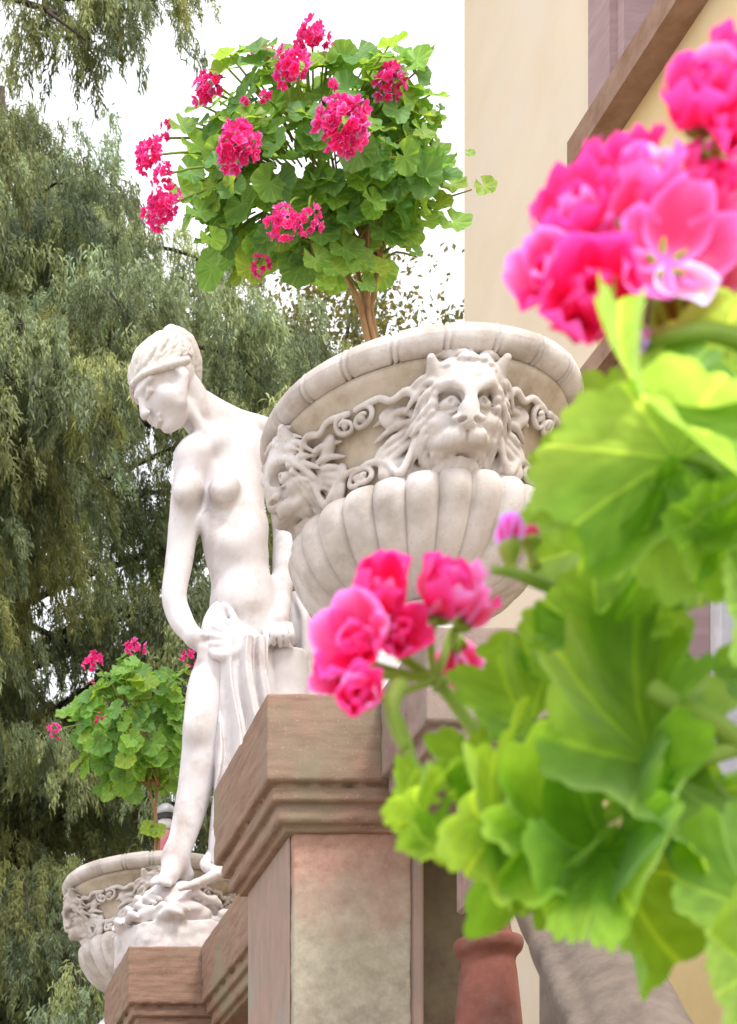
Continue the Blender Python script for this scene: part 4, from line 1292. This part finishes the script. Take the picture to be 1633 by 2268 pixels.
LV = [  # attach, tip, depths, roll, widen, cup, tint
    ((1455, 1688), (1165, 1640), 1.00, .96, .35, 1.0, .1, (.9, .9, .8)),
    ((1500, 1020), (1195, 975), .93, .93, -.85, .8, .3, (1.2, 1.15, 2.2)),
    ((1480, 1060), (1270, 1290), .97, .95, .5, .75, .25, (.85, .9, .7)),
    ((1440, 870), (1545, 1045), .90, .86, -.5, .8, .3, (1.1, 1.12, 1.8)),
    ((1590, 790), (1345, 840), .95, .95, -1.0, .8, .2, (1.2, 1.1, 2.2)),
    ((1650, 1060), (1490, 1190), .96, .94, .3, 1.1, .2, (1, 1, 1)),
    ((1650, 880), (1540, 1000), .99, .97, -.4, 1.0, .2, (1.1, 1.1, 1)),
    ((1328, 1420), (1195, 1330), 1.02, 1.03, -.3, 1.0, .2, (1, 1.05, 1.2)),
    ((1345, 1400), (1480, 1200), 1.03, 1.02, .6, .55, .3, (.95, 1.05, 1.2)),
    ((1180, 1600), (985, 1575), 1.06, 1.05, .4, .85, .25, (.8, .95, .8)),
    ((1220, 1500), (1060, 1470), 1.08, 1.08, .7, .55, .3, (.75, .9, .75)),
    ((1050, 1745), (930, 1675), 1.07, 1.06, .3, .75, .25, (.85, .95, .8)),
    ((945, 1800), (830, 1850), 1.05, 1.03, -.4, .7, .3, (1.1, 1.1, 1)),
    ((1110, 1830), (985, 1985), 1.01, .98, -.3, .85, .25, (1.15, 1.1, 1)),
    ((1210, 1840), (1060, 1960), 1.0, .97, -.2, .8, .25, (1.1, 1.1, 1)),
    ((1220, 1930), (1115, 2105), 1.02, 1.0, .4, .8, .3, (.7, .85, .7)),
    ((1345, 1890), (1275, 2150), .99, .96, .5, .45, .4, (.9, .95, .8)),
    ((1390, 1890), (1340, 2190), 1.01, .98, -.6, .5, .4, (.8, .9, .7)),
    ((1690, 2010), (1500, 2110), .96, .94, .2, .9, .2, (.85, .85, .7)),
    ((1680, 2150), (1540, 2220), .92, .90, -.2, 1.0, .2, (.9, .9, .8)),
    ((1680, 1330), (1575, 1360), .95, .93, -.3, 1.1, .2, (1.2, 1.2, 1.2)),
    ((1710, 1510), (1595, 1420), 1.0, 1.0, .2, 1.1, .2, (.9, .95, .8)),
    ((1440, 1690), (1455, 1440), 1.01, 1.03, 1.05, .6, .3, (.55, .7, .5)),
    ((1330, 1790), (1200, 1900), 1.03, 1.02, .6, .7, .3, (.7, .85, .6)),
    ((1480, 1740), (1330, 1830), 1.05, 1.04, .2, .8, .2, (.8, .95, .7)),
    ((1330, 1200), (1230, 1360), 1.08, 1.07, .2, .9, .2, (.9, 1, .9)),
    ((1560, 1270), (1430, 1330), 1.05, 1.04, .4, .9, .2, (.8, .9, .7)),
    ((1660, 700), (1520, 640), .99, .98, -.4, .6, .3, (1.2, 1.15, 1)),
    ((900, 1770), (862, 1690), 1.06, 1.05, .4, .7, .3, (1.0, 1.05, 1)),
    ((1150, 1900), (1040, 1860), 1.02, 1.0, -.5, .6, .3, (1.2, 1.15, 1.1)),
    ((1010, 1740), (1080, 1640), 1.06, 1.05, .5, .7, .3, (.85, .95, .8)),
    ((985, 1880), (900, 1925), 1.03, 1.01, .5, .65, .3, (1.0, 1.0, .9)),
    ((1160, 1760), (1080, 1700), 1.05, 1.03, -.7, .7, .3, (1.1, 1.1, 1.3)),
    ((1300, 1950), (1210, 2010), 1.0, .98, -.5, .7, .3, (.8, .9, .8)),
    ((1420, 1130), (1500, 1010), .95, .93, .7, .6, .3, (1.1, 1.1, 1.3)),
    ((1590, 1180), (1480, 1110), .94, .92, -.6, .7, .3, (1.2, 1.15, 1.4)),
    ((1260, 1390), (1200, 1450), 1.03, 1.02, .5, .7, .3, (.9, 1, .9)),
    ((1640, 1780), (1640, 1900), 1.04, 1.03, .4, .9, .2, (.8, .9, .7)),
]
for (a, t, ya, yt, ro, wi, cu, ti) in LV: big_leaf(a, t, ya, yt, ro, wi, cu, ti, a[0] < 1240)

root = (1730, 2120, 1.08)
stalk([(1455, 1688, 1.0), (1540, 1680, .995), (1640, 1650, 1.0), (1720, 1640, 1.02)], .006, .0065)
stalk([(1440, 1525, .99), (1500, 1560, .985), (1575, 1598, .985), (1660, 1660, 1.0)], .0062, .006)
stalk([(1480, 1740, 1.0), (1410, 1800, 1.01), (1340, 1900, 1.0)], .0032)
stalk([(1720, 1640, 1.02), (1760, 1900, 1.05), (1760, 2260, 1.08), (1745, 2560, 1.1)], .008, .011)
stalk([(1660, 900, .95), (1700, 1300, .98), (1740, 1700, 1.03), (1760, 1900, 1.05)], .006, .007)
stalk([(1660, 760, .93), (1580, 735, .92), (1490, 742, .92), (1440, 755, .93)], .0055, .0045)
stalk([(1630, 960, .93), (1575, 890, .92), (1530, 850, .92)], .004)
stalk([(1500, 1010, .94), (1600, 1060, .96), (1700, 1300, .98)], .0032)
stalk([(1490, 1080, .97), (1610, 1180, .98), (1700, 1300, .98)], .003)
stalk([(1330, 1420, 1.02), (1350, 1460, 1.03), (1420, 1560, 1.04), (1560, 1720, 1.04), (1760, 1900, 1.05)], .003)
stalk([(1180, 1600, 1.06), (1300, 1680, 1.07), (1480, 1740, 1.06), (1760, 1900, 1.06)], .0032, .004)
stalk([(1050, 1745, 1.07), (1220, 1830, 1.07), (1500, 1860, 1.07), (1760, 1960, 1.06)], .0032, .004)
stalk([(1090, 1820, 1.01), (1300, 1860, 1.05), (1500, 1900, 1.06), (1760, 1990, 1.06)], .0032, .004)
stalk([(1210, 1840, 1.0), (1380, 1880, 1.03), (1760, 2000, 1.06)], .003)
stalk([(1660, 1930, .95), (1720, 1980, 1.0), (1760, 2060, 1.06)], .003)
stalk([(1680, 2150, .93), (1720, 2180, 1.0), (1760, 2200, 1.07)], .003)

PET_B = [petal_template(19, 15, .42, 10 + i, .8) for i in range(5)]


def blossoms(lst, hub, group_tint=1.0):
    """one flower head: each blossom a mesh on its own short stalk to the hub"""
    hb = MB(); hb.tube([P(hub[0] + 12, hub[1] + 16, hub[2]), P(hub[0], hub[1], hub[2])], [.006, .005], 8, (1, 1, 1))
    head = hb.build('flower_head', M_stalk, fg, col=True)
    for (x, y, Yd, r, n, style, *tt) in lst:
        c = P(x, y, Yd); rr = r * DS * Yd / F_PX
        n = nrm(n)
        mb = MB()
        rings = {'open': ((5, 1.0, -.12, 0),), 'rose': ((5, 1.0, .5, 0), (4, .78, .95, .5), (3, .5, 1.2, .2)), 'cup': ((5, 1.0, .75, 0), (3, .7, 1.1, .4)),
                 'half': ((5, 1.0, .35, 0), (4, .7, .85, .5))}[style]
        floret(mb, c - n * rr * .35, n, rr * 1.05, rng, PET_B, rings, np.array(tt[0]) if tt else group_tint)
        bl = mb.build('blossom', M_petal, head, col=True)
        s_ = MB(); q = c - n * rr * .45
        s_.tube(curve([q, q - n * rr * .3, (q - n * rr * .5 + P(*hub)) / 2, P(*hub)], 9), np.linspace(.0032, .0022, 9), 7, (1.1, 1.05, .9))
        for i in range(5):
            A = frame(n, i * 1.257); s_.tube([q - n * .002, q + A[0] * rr * .2 + n * rr * .06, q + A[0] * rr * .36 + n * rr * .22], [.003, .0028, .0006], 6, (1.1, 1.05, .8))
        s_.build('stalk', M_stalk, head, col=True)
    return head


blossoms([(1300, 668, .92, 158, (-.25, -.9, -.15), 'rose'), (1222, 605, .95, 102, (-.7, -.6, 0), 'half'), (1275, 480, .96, 125, (-.4, -.7, .5), 'half'),
          (1420, 440, .93, 135, (-.1, -.8, .45), 'cup', (1.0, 2.2, 1.4)), (1500, 545, .90, 140, (.1, -1, .1), 'open', (1.0, 2.4, 1.5)), (1390, 350, .97, 100, (-.2, -.5, .7), 'half'),
          (1570, 420, .95, 130, (.3, -.8, .3), 'half'), (1560, 610, .97, 100, (.3, -.8, -.4), 'half'), (1370, 560, .97, 110, (0, -.9, .2), 'half')], (1480, 640, 1.0))
blossoms([(1560, 230, .93, 130, (-.3, -.8, .4), 'rose'), (1640, 150, .94, 110, (.1, -.8, .5), 'half'), (1630, 280, .92, 100, (.1, -.9, 0), 'half')], (1680, 420, .98))
blossoms([(842, 1325, 1.1, 108, (-.15, -.9, .4), 'cup'), (788, 1425, 1.09, 115, (-.5, -.8, .1), 'half'), (985, 1325, 1.1, 112, (.1, -.8, .55), 'rose'), (1045, 1360, 1.12, 70, (.6, -.5, .5), 'cup'),
          (790, 1545, 1.07, 82, (-.25, -.95, -.1), 'rose'), (1010, 1450, 1.15, 75, (.2, .5, -.3), 'half'), (885, 1405, 1.1, 85, (-.1, -.95, .1), 'half'), (740, 1490, 1.13, 60, (-.6, -.5, -.2), 'half')], (968, 1505, 1.12))
stalk([(968, 1505, 1.12), (1010, 1560, 1.13), (1120, 1700, 1.12), (1300, 1760, 1.1), (1480, 1740, 1.06)], .0042, .004)
stalk([(880, 1590, 1.1), (900, 1640, 1.1), (930, 1710, 1.09), (1040, 1750, 1.08)], .0035)
stalk([(1480, 640, 1.0), (1490, 700, .98), (1580, 735, .95)], .004)
stalk([(1680, 420, .98), (1720, 700, 1.0), (1740, 1200, 1.02), (1760, 1900, 1.05)], .005)


def bud(x, y, Yd, r, ax, tint, base):
    mb = MB(); c = P(x, y, Yd); rr = r * DS * Yd / F_PX; ax = nrm(ax); A = frame(ax)
    for i in range(5):
        V, Q, C = PET_B[i]
        a = i * 1.257; th = 1.15
        y_ = V[:, 1] * math.cos(th) - V[:, 2] * math.sin(th); z_ = V[:, 1] * math.sin(th) + V[:, 2] * math.cos(th)
        W = np.stack([V[:, 0] * math.cos(a) - y_ * math.sin(a), V[:, 0] * math.sin(a) + y_ * math.cos(a), z_], 1) * rr * 1.9
        mb.add(c - ax * rr + W @ A, Q, None, C * np.array(tint))
    o = mb.build('bud', M_petal, fg, col=True)
    s_ = MB(); s_.tube(curve([P(*base), c - ax * rr * 2.2, c - ax * rr * 1.2, c - ax * rr * .4], 9), np.array([.003, .003, .003, .0035, .0045, .006, .007, .006, .004]), 8, (1.2, 1.1, 1))
    s_.build('stalk', M_stalk, o, col=True)


bud(1130, 1175, 1.05, 34, (-.1, -.2, 1), (1, 5, 2.6), (1150, 1275, 1.05))
bud(1178, 1180, 1.06, 18, (.0, -.1, 1), (.9, 2, 1), (1190, 1260, 1.06))
bud(1416, 755, .93, 30, (-.2, -.6, -.7), (1, 7, 3), (1480, 742, .92))
bud(1500, 690, .94, 60, (-.5, -.5, .5), (.35, 5, .1), (1560, 735, .93))
stalk([(1090, 1262, 1.05), (1140, 1270, 1.05), (1180, 1285, 1.05), (1260, 1320, 1.06), (1345, 1400, 1.04)], .0025, .005)
stalk([(900, 1660, 1.08), (880, 1620, 1.08), (868, 1560, 1.08), (885, 1520, 1.09)], .003, .006)

# terracotta pot on an iron stand that carries the plant
pot_c = P(1745, 2560, 1.1)
V, Q = lathe([(.001, pot_c[2] - .2), (.075, pot_c[2] - .2), (.1, pot_c[2] - .03), (.112, pot_c[2] - .03), (.112, pot_c[2] + .0), (.1, pot_c[2]), (.095, pot_c[2] - .02), (.001, pot_c[2] - .02)], pot_c[:2], 40)
mk('pot', V, Q, None, M_terra, fg)
mb = MB()
for a in (0.4, 2.5, 4.6):
    mb.tube([(pot_c[0] + .07 * math.cos(a), pot_c[1] + .07 * math.sin(a), pot_c[2] - .2), (pot_c[0] + .2 * math.cos(a), pot_c[1] + .2 * math.sin(a), GROUND)], .008, 8)
mb.build('stand', M_dark, fg)
